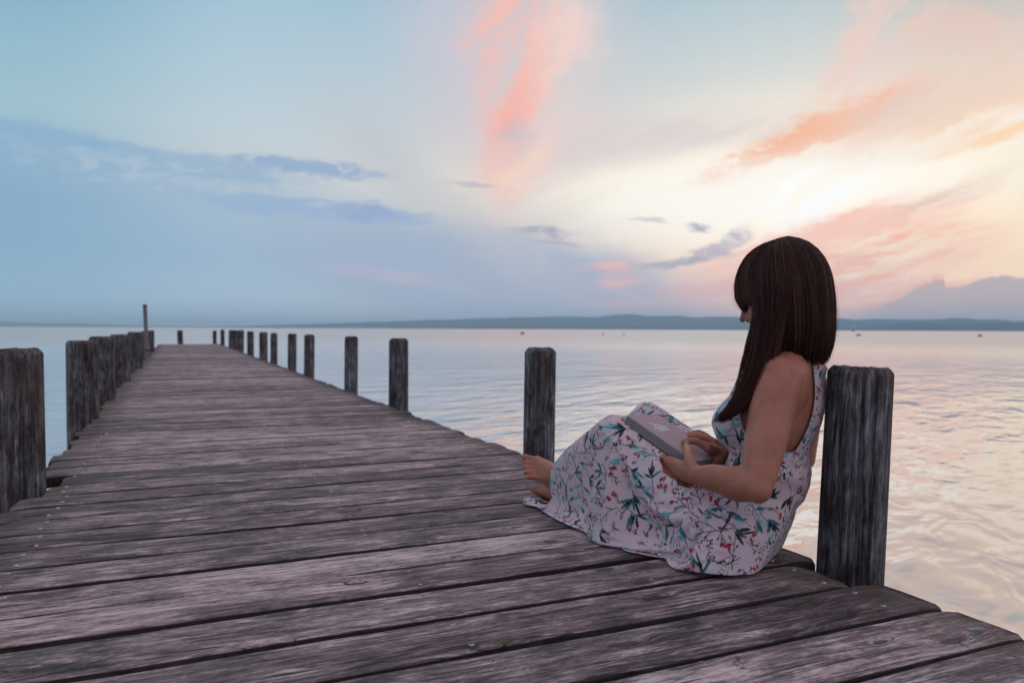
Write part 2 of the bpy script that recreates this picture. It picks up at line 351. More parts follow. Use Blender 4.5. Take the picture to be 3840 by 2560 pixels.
def wood_post():
    m, g, bs = material('weathered_post_wood')
    tc = g.new('ShaderNodeTexCoord'); oi = g.new('ShaderNodeObjectInfo'); p = tc.outputs['Object']; rnd = oi.outputs['Random']
    off = g.xyz(g.mul(rnd, 31.0), g.mul(rnd, 77.0), g.mul(rnd, 19.0))
    q = g.v('ADD', p, off)
    fine = g.noise(g.v('MULTIPLY', q, (150, 150, 3.5)), 1.0, 3.0, 0.65)
    mid = g.noise(g.v('MULTIPLY', q, (46, 46, 9)), 1.0, 4.0, 0.66, 0.6)
    blot = g.noise(g.v('MULTIPLY', q, (85, 85, 26)), 1.0, 4.0, 0.68, 0.4)
    wide = g.noise(g.v('MULTIPLY', q, (7, 7, 5)), 1.0, 3.0)
    f = g.add(g.add(g.mul(fine, 0.60), g.mul(mid, 0.48)), g.add(g.mul(blot, 0.38), g.mul(wide, 0.40)))
    t = g.m('DIVIDE', g.sub(f, 0.72), 0.44, clamp=True)
    c = g.ramp(t, [(0.0, (0.010, 0.008, 0.009, 1)), (0.34, (0.044, 0.036, 0.038, 1)), (0.62, (0.120, 0.122, 0.132, 1)), (1.0, (0.31, 0.335, 0.355, 1))])
    brown = g.step(g.noise(g.v('MULTIPLY', q, (9, 9, 3)), 1.0, 3.0), 0.52, 0.66)
    c = g.mix(g.mul(brown, 0.35), c, (0.10, 0.058, 0.045, 1))
    cn = g.noise(g.v('MULTIPLY', q, (30, 30, 0.9)), 1.0, 1.0)
    crack = g.mul(g.step(g.m('ABSOLUTE', g.sub(cn, 0.5)), 0.010, 0.003), g.step(wide, 0.42, 0.55))
    c = g.mix(g.mul(crack, 0.75), c, (0.010, 0.009, 0.010, 1))
    g.put(bs.inputs['Base Color'], c); bs.inputs['Roughness'].default_value = 0.78; bs.inputs['Specular IOR Level'].default_value = 0.25
    h = g.sub(g.add(g.mul(fine, 0.0015), g.add(g.mul(mid, 0.003), g.mul(blot, 0.002))), g.mul(crack, 0.003))
    b = g.new('ShaderNodeBump'); b.inputs['Strength'].default_value = 0.9; b.inputs['Distance'].default_value = 1.0; g.put(b.inputs['Height'], h)
    g.l.new(b.outputs[0], bs.inputs['Normal'])
    return m
def plain(name, col, rough=0.5, metal=0.0, spec=0.5, nscale=0.0, nvar=0.3):
    m, g, bs = material(name)
    if nscale:
        n = g.noise(g.new('ShaderNodeTexCoord').outputs['Object'], nscale, 4.0)
        c = g.mix(g.step(n, 0.35, 0.65), tuple(v * (1 - nvar) for v in col) + (1,), tuple(min(1, v * (1 + nvar)) for v in col) + (1,))
        g.put(bs.inputs['Base Color'], c)
    else: bs.inputs['Base Color'].default_value = tuple(col) + (1,)
    bs.inputs['Roughness'].default_value = rough; bs.inputs['Metallic'].default_value = metal; bs.inputs['Specular IOR Level'].default_value = spec
    return m
M = {'deck': wood_deck(), 'post': wood_post(), 'beam': plain('damp_beam_wood', (0.035, 0.028, 0.026), 0.85, nscale=9),
     'nail': plain('galvanised_nail', (0.55, 0.50, 0.50), 0.45, 0.3, nscale=300), 'steel': plain('dull_steel', (0.16, 0.15, 0.15), 0.55, 0.5, nscale=30)}

# ------------------------------------------------------------------ water
WATER_Z = -0.62
def lake():
    m, g, bs = material('lake_water')
    ge = g.new('ShaderNodeNewGeometry'); p = ge.outputs['Position']
    x, y, z = g.sep(p)
    dist = g.v('LENGTH', p)
    # ripples run slightly across the view: long low swells plus two finer trains
    c, s = math.cos(R(-30)), math.sin(R(-30))
    u = g.add(g.mul(x, c), g.mul(y, -s)); w = g.add(g.mul(x, s), g.mul(y, c))
    n1 = g.noise(g.xyz(g.mul(u, 0.55), g.mul(w, 1.25), 0.0), 1.0, 2.0, 0.5, 0.35)
    n2 = g.noise(g.xyz(g.mul(u, 2.0), g.mul(w, 4.2), 4.0), 1.0, 2.0, 0.5, 0.5)
    n3 = g.noise(g.xyz(g.mul(u, 5.0), g.mul(w, 10.0), 7.0), 1.0, 1.0, 0.5, 0.3)
    calm = g.step(g.noise(g.xyz(g.mul(u, 0.035), g.mul(w, 0.07), 1.0), 1.0, 2.0), 0.35, 0.65, 0.45, 1.0)
    h = g.add(g.mul(n1, 0.095), g.add(g.mul(n2, 0.032), g.mul(n3, 0.003)))
    fade = g.m('DIVIDE', 1.0, g.add(1.0, g.mul(dist, 0.012)))
    h = g.mul(h, g.mul(calm, fade))
    b = g.new('ShaderNodeBump'); b.inputs['Strength'].default_value = 1.0; b.inputs['Distance'].default_value = 1.0; g.put(b.inputs['Height'], h)
    g.l.new(b.outputs[0], bs.inputs['Normal'])
    bs.inputs['Base Color'].default_value = (0.62, 0.60, 0.58, 1); bs.inputs['IOR'].default_value = 1.5; bs.inputs['Metallic'].default_value = 0.6
    g.put(bs.inputs['Roughness'], g.step(dist, 6.0, 90.0, 0.04, 0.36))
    # rings of quads out to the horizon
    rad = [0.0] + list(np.geomspace(1.5, 45000, 60)); seg = 96
    v = [(0, 0, WATER_Z)]
    for r in rad[1:]:
        v += [(r * math.cos(2 * math.pi * k / seg), r * math.sin(2 * math.pi * k / seg), WATER_Z) for k in range(seg)]
    f = [(0, 1 + k, 1 + (k + 1) % seg) for k in range(seg)]
    for i in range(len(rad) - 2):
        a, b2 = 1 + i * seg, 1 + (i + 1) * seg
        f += [(a + k, b2 + k, b2 + (k + 1) % seg, a + (k + 1) % seg) for k in range(seg)]
    o = mesh_obj('lake_water', v, f, m); tag(o, 'calm lake water with soft ripples mirroring the sunset sky', 'water', kind='structure')
lake()

# ------------------------------------------------------------------ far shore
def shore(name, label, pts, dist, depth, col, extra=()):
    """pts: (view x, view y of the crest); a long rounded ridge standing at `dist` metres"""
    m, g, bs = material(name + '_cover')
    n = g.noise(g.new('ShaderNodeTexCoord').outputs['Object'], 0.004, 5.0)
    g.put(bs.inputs['Base Color'], g.mix(g.step(n, 0.4, 0.6), tuple(q * 0.7 for q in col) + (1,), tuple(col) + (1,))); bs.inputs['Roughness'].default_value = 1.0; bs.inputs['Specular IOR Level'].default_value = 0.0
    az = [bearing(*p)[0] for p in pts]; el = [bearing(*p)[1] for p in pts]
    n_a = 260; aa = np.linspace(az[0], az[-1], n_a)
    prof = [(0, 0.0), (0.12, 0.10), (0.35, 0.45), (0.6, 0.85), (0.8, 1.0), (1.0, 0.7), (1.2, 0.0)]
    v = []
    for a in aa:
        e = np.interp(a, az, el)
        crest = max(0.5, (dist + 0.8 * depth) * math.tan(R(max(e, 0.0))) + CAM_H - WATER_Z)
        crest *= 1 + 0.10 * fnoise(a * 0.35, dist) + 0.05 * fnoise(a * 1.3, dist, 3)
        for t, k in prof:
            r = dist + depth * t
            zz = WATER_Z - 0.6 + crest * k * (1 + 0.12 * fnoise(a * 0.9, t * 3, dist) * (1 if 0.05 < t < 1.1 else 0)) + (0.6 if k > 0 else 0)
            v.append((r * math.sin(R(a)), r * math.cos(R(a)), zz))
    o = mesh_obj(name, v, grid_faces(n_a, len(prof)), m); tag(o, label, 'hills', kind='structure'); return o
shore('hills', 'long low blue hills along the far shore', [(-900, 752), (380, 752), (620, 747), (800, 741), (960, 736), (1100, 731), (1250, 728), (1450, 724), (1600, 726), (1750, 727), (1900, 731), (2000, 734), (2100, 733), (2180, 731), (2260, 735), (2352, 736), (2600, 738), (3200, 748)], 9000, 3000, (0.065, 0.115, 0.14))
shore('hills', 'faint distant hills low over the water at the far left', [(-700, 746), (-200, 741), (0, 739), (60, 740), (160, 742), (300, 746), (420, 749), (560, 752)], 15000, 3000, (0.065, 0.115, 0.14))
shore('hills', 'nearer wooded blue rise on the far shore at the right', [(1700, 759), (1960, 757), (2030, 748), (2090, 742), (2160, 741), (2230, 744), (2300, 742), (2352, 743), (2700, 740), (3100, 750)], 7000, 1500, (0.055, 0.10, 0.12))
shore('shoreline', 'thin dark line of reeds along the foot of the hills', [(900, 752.6), (1000, 752.2), (1176, 752.4), (1500, 753), (1800, 754.5), (2000, 755.5), (2352, 757), (3000, 759)], 6500, 60, (0.03, 0.05, 0.05))

# ------------------------------------------------------------------ the jetty
pier = empty('jetty', (0, 0, 0)); tag(pier, 'long weathered wooden jetty of grey planks running out over the lake', 'jetty')
XL, XR = -0.46, 1.405
cuts = [0.36, 0.53, 0.695, 0.86, 1.022, 1.189, 1.357, 1.523, 1.685, 1.850, 2.018, 2.181, 2.350, 2.520, 2.693, 2.865, 3.045, 3.235, 3.425, 3.612]
while cuts[-1] < 27.1: cuts.append(cuts[-1] + random.uniform(0.158, 0.182))
BIG_POST = (1.468, 1.312)
def plank(y0, y1, gap0, gap1, xl, xr, nx, seed, dz, notch=None):
    """one board: rounded, slightly cupped section swept along X with wandering edges and broken ends"""
    yc = (y0 + y1) / 2; xc = (xl + xr) / 2; th = 0.042
    xs = np.linspace(xl, xr, nx)
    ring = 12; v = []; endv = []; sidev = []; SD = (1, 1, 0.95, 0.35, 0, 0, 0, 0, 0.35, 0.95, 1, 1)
    for i, x in enumerate(xs):
        w0 = y0 + gap0 + 0.0035 * fnoise(x * 2.1, seed) + 0.0016 * fnoise(x * 11, seed, 2)
        w1 = y1 - gap1 + 0.0035 * fnoise(x * 2.1, seed, 5) + 0.0016 * fnoise(x * 11, seed, 7)
        if notch and abs(x - notch[0]) < 0.5:
            pass
        de = min(x - xl, xr - x); rr = 0.0036 + 0.009 * max(0, 1 - de / 0.05) ** 2
        zt = dz + 0.0025 * fnoise(x * 1.7, seed, 9)
        wear = 0.004 * max(0, 1 - de / 0.06) + 0.0015 * fnoise(x * 6, seed, 4)
        zt -= max(0, wear)
        prof = [(w0 + 0.003, -th), (w0, -th + 0.006), (w0, -rr), (w0 + rr * 0.35, -rr * 0.3), (w0 + rr * 1.2, 0), (w0 + (w1 - w0) * 0.36, 0.0012), (w0 + (w1 - w0) * 0.64, 0.0012), (w1 - rr * 1.2, 0), (w1 - rr * 0.35, -rr * 0.3), (w1, -rr), (w1, -th + 0.006), (w1 - 0.003, -th)]
        for k, (yy, zz) in enumerate(prof):
            xx = x
            if i in (0, nx - 1):
                xx += (0.012 * fnoise(yy * 14, seed, 3) + 0.006 * fnoise(yy * 60, seed, 6)) - (0.004 if zz > -0.01 else 0) * (1 if i else -1)
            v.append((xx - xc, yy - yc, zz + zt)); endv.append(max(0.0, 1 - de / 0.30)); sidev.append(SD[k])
    f = grid_faces(nx, ring, wrap_v=True)
    f = [tuple(reversed(q)) for q in f]
    f.append(tuple(range(ring))); f.append(tuple(reversed([(nx - 1) * ring + k for k in range(ring)])))
    o = mesh_obj('plank', v, f, M['deck'], pier); o.location = (xc, yc, 0)
    at_ = o.data.attributes.new('end', 'FLOAT', 'POINT'); at_.data.foreach_set('value', endv)
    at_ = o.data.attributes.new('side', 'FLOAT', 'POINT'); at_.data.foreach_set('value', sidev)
    return o
nail_v = []; NS = 8
for r_, z_ in ((0.0052, -0.004), (0.0052, 0.0010), (0.0036, 0.0020)):
    nail_v += [(r_ * math.cos(2 * math.pi * k / NS), r_ * math.sin(2 * math.pi * k / NS), z_) for k in range(NS)]
nail_f = grid_faces(3, NS, wrap_v=True) + [tuple(range(2 * NS, 3 * NS))]
nail_me = None
planks = []
for i in range(len(cuts) - 1):
    y0, y1 = cuts[i], cuts[i + 1]
    near = y1 < 4.2
    g0 = random.uniform(0.0058, 0.0092); g1 = random.uniform(0.0058, 0.0092)
    if abs(y1 - 1.523) < .01: g1 = 0.0115
    if abs(y0 - 1.523) < .01: g0 = 0.0115
    xr = XR + random.uniform(-0.018, 0.018); xl = XL + random.uniform(-0.02, 0.02)
    if 1.18 < y0 < 1.2: xr = 1.345                      # sawn short to clear the mooring post
    if 1.02 < y0 < 1.03: xr = 1.41
    if 1.35 < y0 < 1.36: xr = 1.415
    if 3.04 < y0 < 3.06 : xl = -0.37
    if 2.86 < y0 < 2.87 : xl = -0.40
    o = plank(y0, y1, g0, g1, xl, xr, 72 if near else 14, i * 3.7 + 1, random.uniform(-0.0016, 0.0012))
    planks.append(o)
    if y1 < 4.6:
        for xb in (-0.33, 0.47, 1.29):
            for q in (0.24, 0.76):
                if random.random() < 0.06: continue
                if xb > 1 and xb > xr - 0.04: continue
                if nail_me is None:
                    no = mesh_obj('nail', nail_v, nail_f, M['nail'], o); nail_me = no.data
                else:
                    no = bpy.data.objects.new('nail', nail_me); COL.objects.link(no); no.parent = o
                no.location = (xb + random.uniform(-0.012, 0.012) - o.location.x, (y1 - y0) * (q - 0.5) + random.uniform(-0.012, 0.012), 0.0012)
def beam(x, y0, y1, w, zt, zb):
    v = [(sx * w / 2, yy, zz) for yy in (y0, y1) for sx, zz in ((-1, zb), (1, zb), (1, zt), (-1, zt))]
    f = [(0, 1, 2, 3), (7, 6, 5, 4), (0, 4, 5, 1), (1, 5, 6, 2), (2, 6, 7, 3), (3, 7, 4, 0)]
    o = mesh_obj('beam', v, f, M['beam'], pier, smooth=False); o.location = (x, 0, 0)
for xb in (-0.33, 0.47, 1.29): beam(xb, 0.3, cuts[-1] - 0.05, 0.09, -0.052, -0.21)

# ------------------------------------------------------------------ posts
def post(name, x, y, r, top, label, group, seed, lean=(0, 0), seg=64, chamfer=0.016, notch=()):
    zb = WATER_Z - 0.9
    zs = list(np.linspace(zb, top - chamfer - 0.02, 12)) + [top - chamfer - 0.006, top - chamfer, top - chamfer * 0.45, top - 0.002, top]
    ins = [0] * 12 + [0, 0.0015, chamfer * 0.55, chamfer * 0.9, chamfer * 1.15]
    cracks = [(random.uniform(0, 2 * math.pi), random.uniform(0.006, 0.014), random.uniform(0.25, 0.8)) for _ in range(3)] + [(a, 0.014, 0.5) for a in notch]
    v = []
    for zz, dn in zip(zs, ins):
        taper = 1 + 0.05 * (top - zz) / (top - zb)
        for k in range(seg):
            a = 2 * math.pi * k / seg
            rr = r * taper * (1 + 0.050 * fnoise(math.cos(a) * 1.2, math.sin(a) * 1.2, seed + zz * 0.6) + 0.012 * fnoise(math.cos(a) * 5, math.sin(a) * 5, seed + zz * 2)) - dn
            for ca, cd, cl in cracks:
                da = (a - ca + math.pi) % (2 * math.pi) - math.pi
                if zz > top - cl and abs(da) < 0.06: rr -= cd * (1 - abs(da) / 0.06)
            v.append((rr * math.cos(a), rr * math.sin(a), zz + (0.006 * fnoise(math.cos(a) * 2, math.sin(a) * 2, seed) + 0.003 * fnoise(math.cos(a) * 7, math.sin(a) * 7, seed) if zz > top - 0.03 else 0)))
    n = len(zs)
    # end grain: two inner rings and a centre
    for fr in (0.7, 0.35):
        for k in range(seg):
            b = v[(n - 1) * seg + k]; v.append((b[0] * fr, b[1] * fr, top + 0.003 * fnoise(b[0] * 30 * fr, b[1] * 30 * fr, seed)))
    v.append((0, 0, top - 0.002))
    f = grid_faces(n + 2, seg, wrap_v=True)
    f = [tuple(reversed(q)) for q in f]; c = len(v) - 1; last = (n + 1) * seg
    f += [(last + k, c, last + (k + 1) % seg)[::-1] for k in range(seg)]
    o = mesh_obj(name, v, f, M['post']); o.location = (x, y, 0); o.rotation_euler = (lean[0], lean[1], random.uniform(0, 6.28) if not notch else 0)
    if lean != (0, 0): o.rotation_euler = (lean[0], lean[1], 0)
    tag(o, label, 'post', group); return o
GR = 'mooring posts along the right edge of the jetty'; GL = 'mooring posts along the left edge of the jetty'
post('mooring_post', BIG_POST[0], BIG_POST[1], 0.0735, 0.463, 'thick dark mooring post the woman leans her back against', GR, 3, lean=(R(0.6), R(2.6)), seg=112, chamfer=0.013, notch=(1.2, 2.0, 0.55))
nth = ['first', 'second', 'third', 'fourth', 'fifth', 'sixth', 'seventh', 'eighth', 'ninth', 'tenth', 'eleventh', 'twelfth', 'thirteenth']
rp = [(2.985, 0.068, 0.468, 'grey mooring post just beyond the bare feet of the woman'), (5.27, 0.068, 0.478, None), (6.83, 0.060, 0.476, None), (9.16, 0.060, 0.472, None), (10.57, 0.058, 0.472, None), (12.58, 0.055, 0.468, None), (14.26, 0.072, 0.472, None), (17.6, 0.072, 0.470, None), (20.4, 0.080, 0.488, None), (22.2, 0.07, 0.48, None), (23.85, 0.07, 0.478, None), (25.8, 0.062, 0.482, None), (27.2, 0.062, 0.45, None)]
for i, (yy, r_, tp, lb) in enumerate(rp):
    xx = 1.405 + r_ * 0.85 + (0.0 if yy < 25 else (-0.05 if yy < 27 else -0.22))
    if 17 < yy < 25: xx += 0.07
    lb = lb or '%s mooring post on the right edge counting outward from the woman\'s feet' % nth[i]
    if i == len(rp) - 1: lb = 'last small mooring post at the far right corner of the jetty'
    post('mooring_post', xx, yy, r_, tp, lb, GR, 11 + i * 5, lean=(R(random.uniform(-1, 1)), R(random.uniform(-0.8, 0.8))), seg=64 if i < 3 else 32)
lp = [(3.10, 0.086, 0.474, 'broad dark mooring post cut by the left edge of the picture'), (5.20, 0.086, 0.468, 'second mooring post on the left, with water showing before it'), (6.52, 0.088, 0.478, 'third mooring post from the left edge of the picture'), (8.70, 0.092, 0.475, 'fourth mooring post on the left row'), (11.4, 0.092, 0.486, 'fifth mooring post on the left row, tan on its right side'), (15.6, 0.080, 0.478, 'sixth mooring post on the left, behind the thin steel pole'), (18.6, 0.080, 0.482, 'farthest mooring post of the left row, right of the steel pole')]
for i, (yy, r_, tp, lb) in enumerate(lp):
    post('mooring_post', -0.50 + (0.02 if i > 3 else 0), yy, r_, tp, lb, GL, 101 + i * 7, lean=(R(random.uniform(-1, 1)), R(random.uniform(-1.2, 0.2))), seg=64 if i < 2 else 32)
post('mooring_post', 0.19, 27.25, 0.085, 0.455, 'lone mooring post in the middle of the far end of the jetty', None, 301, lean=(0.001, R(-2.5)), seg=32)
# slim steel pole clamped to the jetty's left side
pp = empty('steel_pole', (-0.43, 14.6, 0)); pp.rotation_euler = (0, R(-2.0), 0); tag(pp, 'slim steel pole rising above the left row of posts', 'pole')
def tube(r, z0, z1, seg=12): 
    v = [(r * math.cos(2 * math.pi * k / seg), r * math.sin(2 * math.pi * k / seg), zz) for zz in (z0, z1) for k in range(seg)]
    return v, [(k, (k + 1) % seg, seg + (k + 1) % seg, seg + k) for k in range(seg)] + [tuple(range(seg, 2 * seg)), tuple(reversed(range(seg)))]
v, f = tube(0.033, -1.4, 0.92); mesh_obj('shaft', v, f, M['steel'], pp)
v, f = tube(0.045, 0.14, 0.20); mesh_obj('clamp', v, f, M['steel'], pp)
v, f = tube(0.037, 0.92, 0.945); mesh_obj('cap', v, f, M['steel'], pp)
# corroded bent nail lying at the end of a plank
bn = on_deck(2238, 1449)
pts = [(-0.012, 0.004), (-0.006, 0.0), (0.002, -0.002), (0.009, -0.001), (0.014, -0.006)]
v = []
for i, (a, b) in enumerate(pts):
    for k in range(6): v.append((a, b + 0.0024 * math.cos(k * math.pi / 3), 0.004 + 0.0024 * math.sin(k * math.pi / 3)))
o = mesh_obj('bent_nail', v, grid_faces(5, 6, wrap_v=True) + [tuple(range(6)), tuple(range(24, 30))], plain('verdigris', (0.25, 0.42, 0.40), 0.6, nscale=200)); o.location = (bn[0], bn[1], 0)
tag(o, 'tiny bent greenish nail lying on the plank at the right edge', 'nail')

# ------------------------------------------------------------------ small things out on the lake
m_buoy = plain('orange_buoy', (0.45, 0.22, 0.17), 0.5, nscale=3); m_hull = plain('boat_hull', (0.12, 0.12, 0.16), 0.5, nscale=2); m_sail = plain('sail_cloth', (0.75, 0.66, 0.66), 0.8, nscale=1)
def on_lake(x, y):
    r = ray(x, y); return EYE + r * ((WATER_Z - CAM_H) / r[2])
def lathe(prof, seg=16):
    v = [(r * math.cos(2 * math.pi * k / seg), r * math.sin(2 * math.pi * k / seg), z) for r, z in prof for k in range(seg)]
    f = [tuple(reversed(q)) for q in grid_faces(len(prof), seg, wrap_v=True)]
    return v, f + [tuple(reversed(range(seg))), tuple(range((len(prof) - 1) * seg, len(prof) * seg))]
for (x, y, sz, lb) in ((1200, 767.5, .55, 'tiny orange buoy floating farthest left, above the post by the feet'), (1385, 769, .3, 'left of two tiny buoys floating close together mid-lake'), (1433, 769, .3, 'right of two tiny buoys floating close together mid-lake'), (1972, 771.5, .5, 'small pink buoy floating below the sailing boat'), (2251, 773, .5, 'small orange buoy floating alone at the right')):
    c = on_lake(x, y)
    b = empty('buoy', tuple(c)); tag(b, lb, 'buoy', 'buoys on the lake')
    v, f = lathe([(0.05 * sz, -0.5 * sz), (0.6 * sz, -0.35 * sz), (0.95 * sz, 0.0), (0.9 * sz, 0.35 * sz), (0.55 * sz, 0.75 * sz), (0.2 * sz, 0.92 * sz)]); mesh_obj('float', v, f, m_buoy, b)
    v, f = lathe([(0.12 * sz, 0.9 * sz), (0.12 * sz, 1.15 * sz), (0.05 * sz, 1.2 * sz)], 8); mesh_obj('ring', v, f, M['steel'], b)
def boat(x, y, ln, rz, lb, sail=0.0, dist=None):
    c = on_lake(x, y) if dist is None else EYE + ray(x, y) * dist; c[2] = WATER_Z
    b = empty('sailing_boat' if sail else 'motor_boat', tuple(c), rz); tag(b, lb, 'boat', 'boats on the lake')
    v = []
    for t in np.linspace(0, 1, 9):
        w = ln * 0.16 * math.sin(math.pi * (0.12 + 0.88 * t) * 0.93) ** 0.7 * (1 if t < 0.97 else 0.1)
        xx = (0.5 - t) * -ln; sh = ln * (0.10 + 0.05 * t * t)
        v += [(xx, -w, sh), (xx, -w * 0.75, 0.02), (xx, 0, -0.05 * ln), (xx, w * 0.75, 0.02), (xx, w, sh)]
    mesh_obj('hull', v, grid_faces(9, 5, wrap_v=True) + [tuple(range(5)), tuple(range(40, 45))], m_hull, b)
    if sail:
        vv, ff = tube(ln * 0.008, ln * 0.05, sail, 8); mesh_obj('mast', vv, ff, M['steel'], b)
        sv_ = []
        for i in range(7):
            t = i / 6; zz = ln * 0.22 + (sail * 0.97 - ln * 0.22) * t; wd = ln * 0.42 * (1 - t) ** 0.9
            for j in range(5):
                q = j / 4; sv_.append((-wd * q - ln * 0.012, ln * 0.05 * math.sin(math.pi * q) * (1 - t), zz))
        so = mesh_obj('sail', sv_, grid_faces(7, 5), m_sail, b); sm = so.modifiers.new('thick', 'SOLIDIFY'); sm.thickness = 0.02
    else:
        vv = [(sx * ln * 0.13 + ln * 0.03, sy * ln * 0.08, zz) for zz in (ln * 0.09, ln * 0.22) for sx, sy in ((-1, -1), (1, -1), (0.8 if zz > ln * .1 else 1, 1), (-1, 1))]
        mesh_obj('cabin', vv, [(3, 2, 1, 0), (4, 5, 6, 7), (0, 1, 5, 4), (1, 2, 6, 5), (2, 3, 7, 6), (3, 0, 4, 7)], m_sail, b, smooth=False)
boat(1960, 757, 8.0, R(20), 'little sailing boat with a pale sail below the hills, right of her head', 9.5, dist=900)
boat(638, 751, 7.0, R(60), 'left of two specks of motor boats above the right row of posts', dist=1100)
boat(692, 751, 5.0, R(50), 'right of two specks of motor boats above the right row of posts', dist=1200)

# ------------------------------------------------------------------ haze over the lake
def haze():
    m = bpy.data.materials.new('lake_haze'); m.use_nodes = True; nt = m.node_tree; nt.nodes.clear()
    out = nt.nodes.new('ShaderNodeOutputMaterial'); pv = nt.nodes.new('ShaderNodeVolumePrincipled')
    pv.inputs['Color'].default_value = (0.60, 0.85, 1.0, 1); pv.inputs['Density'].default_value = HAZE; pv.inputs['Anisotropy'].default_value = 0.0
    nt.links.new(pv.outputs[0], out.inputs['Volume'])
    s = 47000.0; zb, zt = WATER_Z - 3.0, 290.0
    v = [(x, y, z) for z in (zb, zt) for x, y in ((-s, -s), (s, -s), (s, s), (-s, s))]
    f = [(3, 2, 1, 0), (4, 5, 6, 7), (0, 1, 5, 4), (1, 2, 6, 5), (2, 3, 7, 6), (3, 0, 4, 7)]
    o = mesh_obj('haze', v, f, m, smooth=False); tag(o, 'thin blue evening haze over the lake', 'haze', kind='stuff')
HAZE = 0.85e-4
haze()
# ------------------------------------------------------------------ the woman: volumes
def V3(p): return np.array(p, float)
def unit(v): v = np.asarray(v, float); return v / np.linalg.norm(v)
class Soup:
    """collects closed lumps that a voxel remesh then fuses into one skin"""
    def __init__(s): s.v = []; s.f = []
    def addm(s, v, f):
        o = len(s.v); s.v += [tuple(map(float, p)) for p in v]; s.f += [tuple(o + i for i in q) for q in f]
    def ball(s, c, r, ax=None, nu=20, nv=14):
        c = V3(c); r = (r, r, r) if np.isscalar(r) else r
        ax = np.eye(3) if ax is None else np.array(ax)       # rows: directions of the three radii
        v = []
        for i in range(nv + 1):
            th = math.pi * i / nv
            for k in range(nu):
                a = 2 * math.pi * k / nu
                l = (r[0] * math.sin(th) * math.cos(a), r[1] * math.sin(th) * math.sin(a), r[2] * math.cos(th))
                v.append(c + l[0] * ax[0] + l[1] * ax[1] + l[2] * ax[2])
        f = [tuple(reversed(q)) for q in grid_faces(nv + 1, nu, wrap_v=True)]
        s.addm(v, f)
    def limb(s, pts, rad, sub=6, nu=16, flat=None):
        """smooth tapering tube through the joints with round ends"""
        pts = [V3(p) for p in pts]; n = len(pts)
        P, Q = [], []
        for i in range(n - 1):
            p0 = pts[max(0, i - 1)]; p1 = pts[i]; p2 = pts[i + 1]; p3 = pts[min(n - 1, i + 2)]
            for k in range(sub):
                t = k / sub; t2 = t * t; t3 = t2 * t
                P.append(0.5 * ((2 * p1) + (-p0 + p2) * t + (2 * p0 - 5 * p1 + 4 * p2 - p3) * t2 + (-p0 + 3 * p1 - 3 * p2 + p3) * t3))
                w = t * t * (3 - 2 * t); Q.append(rad[i] * (1 - w) + rad[i + 1] * w)
        P.append(pts[-1]); Q.append(rad[-1])
        t0 = unit(P[0] - P[1]); t1 = unit(P[-1] - P[-2])
        cap = [(0.97, 0.25), (0.8, 0.6), (0.45, 0.9)]
        PP = [P[0] + t0 * Q[0] * b for a, b in reversed(cap)] + P + [P[-1] + t1 * Q[-1] * b for a, b in cap]
        QQ = [Q[0] * a for a, b in reversed(cap)] + Q + [Q[-1] * a for a, b in cap]
        nrm = None; v = []
        for i, p in enumerate(PP):
            t = unit(PP[min(i + 1, len(PP) - 1)] - PP[max(i - 1, 0)])
            if nrm is None:
                h = V3((0, 0, 1)) if abs(t[2]) < 0.9 else V3((1, 0, 0)); nrm = unit(h - t * (h @ t))
            else: nrm = unit(nrm - t * (nrm @ t))
            b = np.cross(t, nrm)
            n1, b1, k = nrm, b, 1.0
            if flat is not None:                              # (direction, squash) thinner along a direction
                fd, k = flat; n1 = unit(V3(fd) - t * (V3(fd) @ t)); b1 = np.cross(t, n1)
            for j in range(nu):
                a = 2 * math.pi * j / nu
                v.append(p + QQ[i] * (k * math.cos(a) * n1 + math.sin(a) * b1))
        f = grid_faces(len(PP), nu, wrap_v=True)
        m = len(PP)
        f += [tuple(range(nu))[::-1], tuple((m - 1) * nu + j for j in range(nu))]
        s.addm(v, f)
    def hull(s, pts):
        bm = bmesh.new()
        for p in pts: bm.verts.new(tuple(map(float, p)))
        r = bmesh.ops.convex_hull(bm, input=bm.verts)
        bmesh.ops.delete(bm, geom=[e for e in r['geom_interior'] if isinstance(e, bmesh.types.BMVert)], context='VERTS')
        bm.verts.index_update()
        s.addm([tuple(v.co) for v in bm.verts], [tuple(v.index for v in f.verts) for f in bm.faces]); bm.free()
    def fuse(s, name, voxel, smooth=4, factor=0.5):
        me = bpy.data.meshes.new(name); me.from_pydata(s.v, [], s.f); me.update()
        bm = bmesh.new(); bm.from_mesh(me)
        o = bpy.data.objects.new(name, me); COL.objects.link(o)
        bmesh.ops.recalc_face_normals(bm, faces=bm.faces); bm.to_mesh(me); bm.free()
        md = o.modifiers.new('r', 'REMESH'); md.mode = 'VOXEL'; md.voxel_size = voxel; md.use_smooth_shade = True
        if smooth:
            sm = o.modifiers.new('s', 'SMOOTH'); sm.factor = factor; sm.iterations = smooth
        dg = bpy.context.evaluated_depsgraph_get(); dg.update()
        out = bpy.data.meshes.new_from_object(o.evaluated_get(dg))
        bpy.data.objects.remove(o); bpy.data.meshes.remove(me)
        return out
def sphere_pts(c, r, n=26):
    c = V3(c); g_ = math.pi * (3 - 5 ** 0.5); out = []
    for i in range(n):
        z = 1 - 2 * (i + 0.5) / n; q = math.sqrt(1 - z * z); out.append(c + r * V3((q * math.cos(g_ * i), q * math.sin(g_ * i), z)))
    return out
def verts_np(me):
    a = np.empty(len(me.vertices) * 3, np.float32); me.vertices.foreach_get('co', a); return a.reshape(-1, 3).astype(float)
def set_verts(me, a): me.vertices.foreach_set('co', np.asarray(a, np.float32).ravel()); me.update()

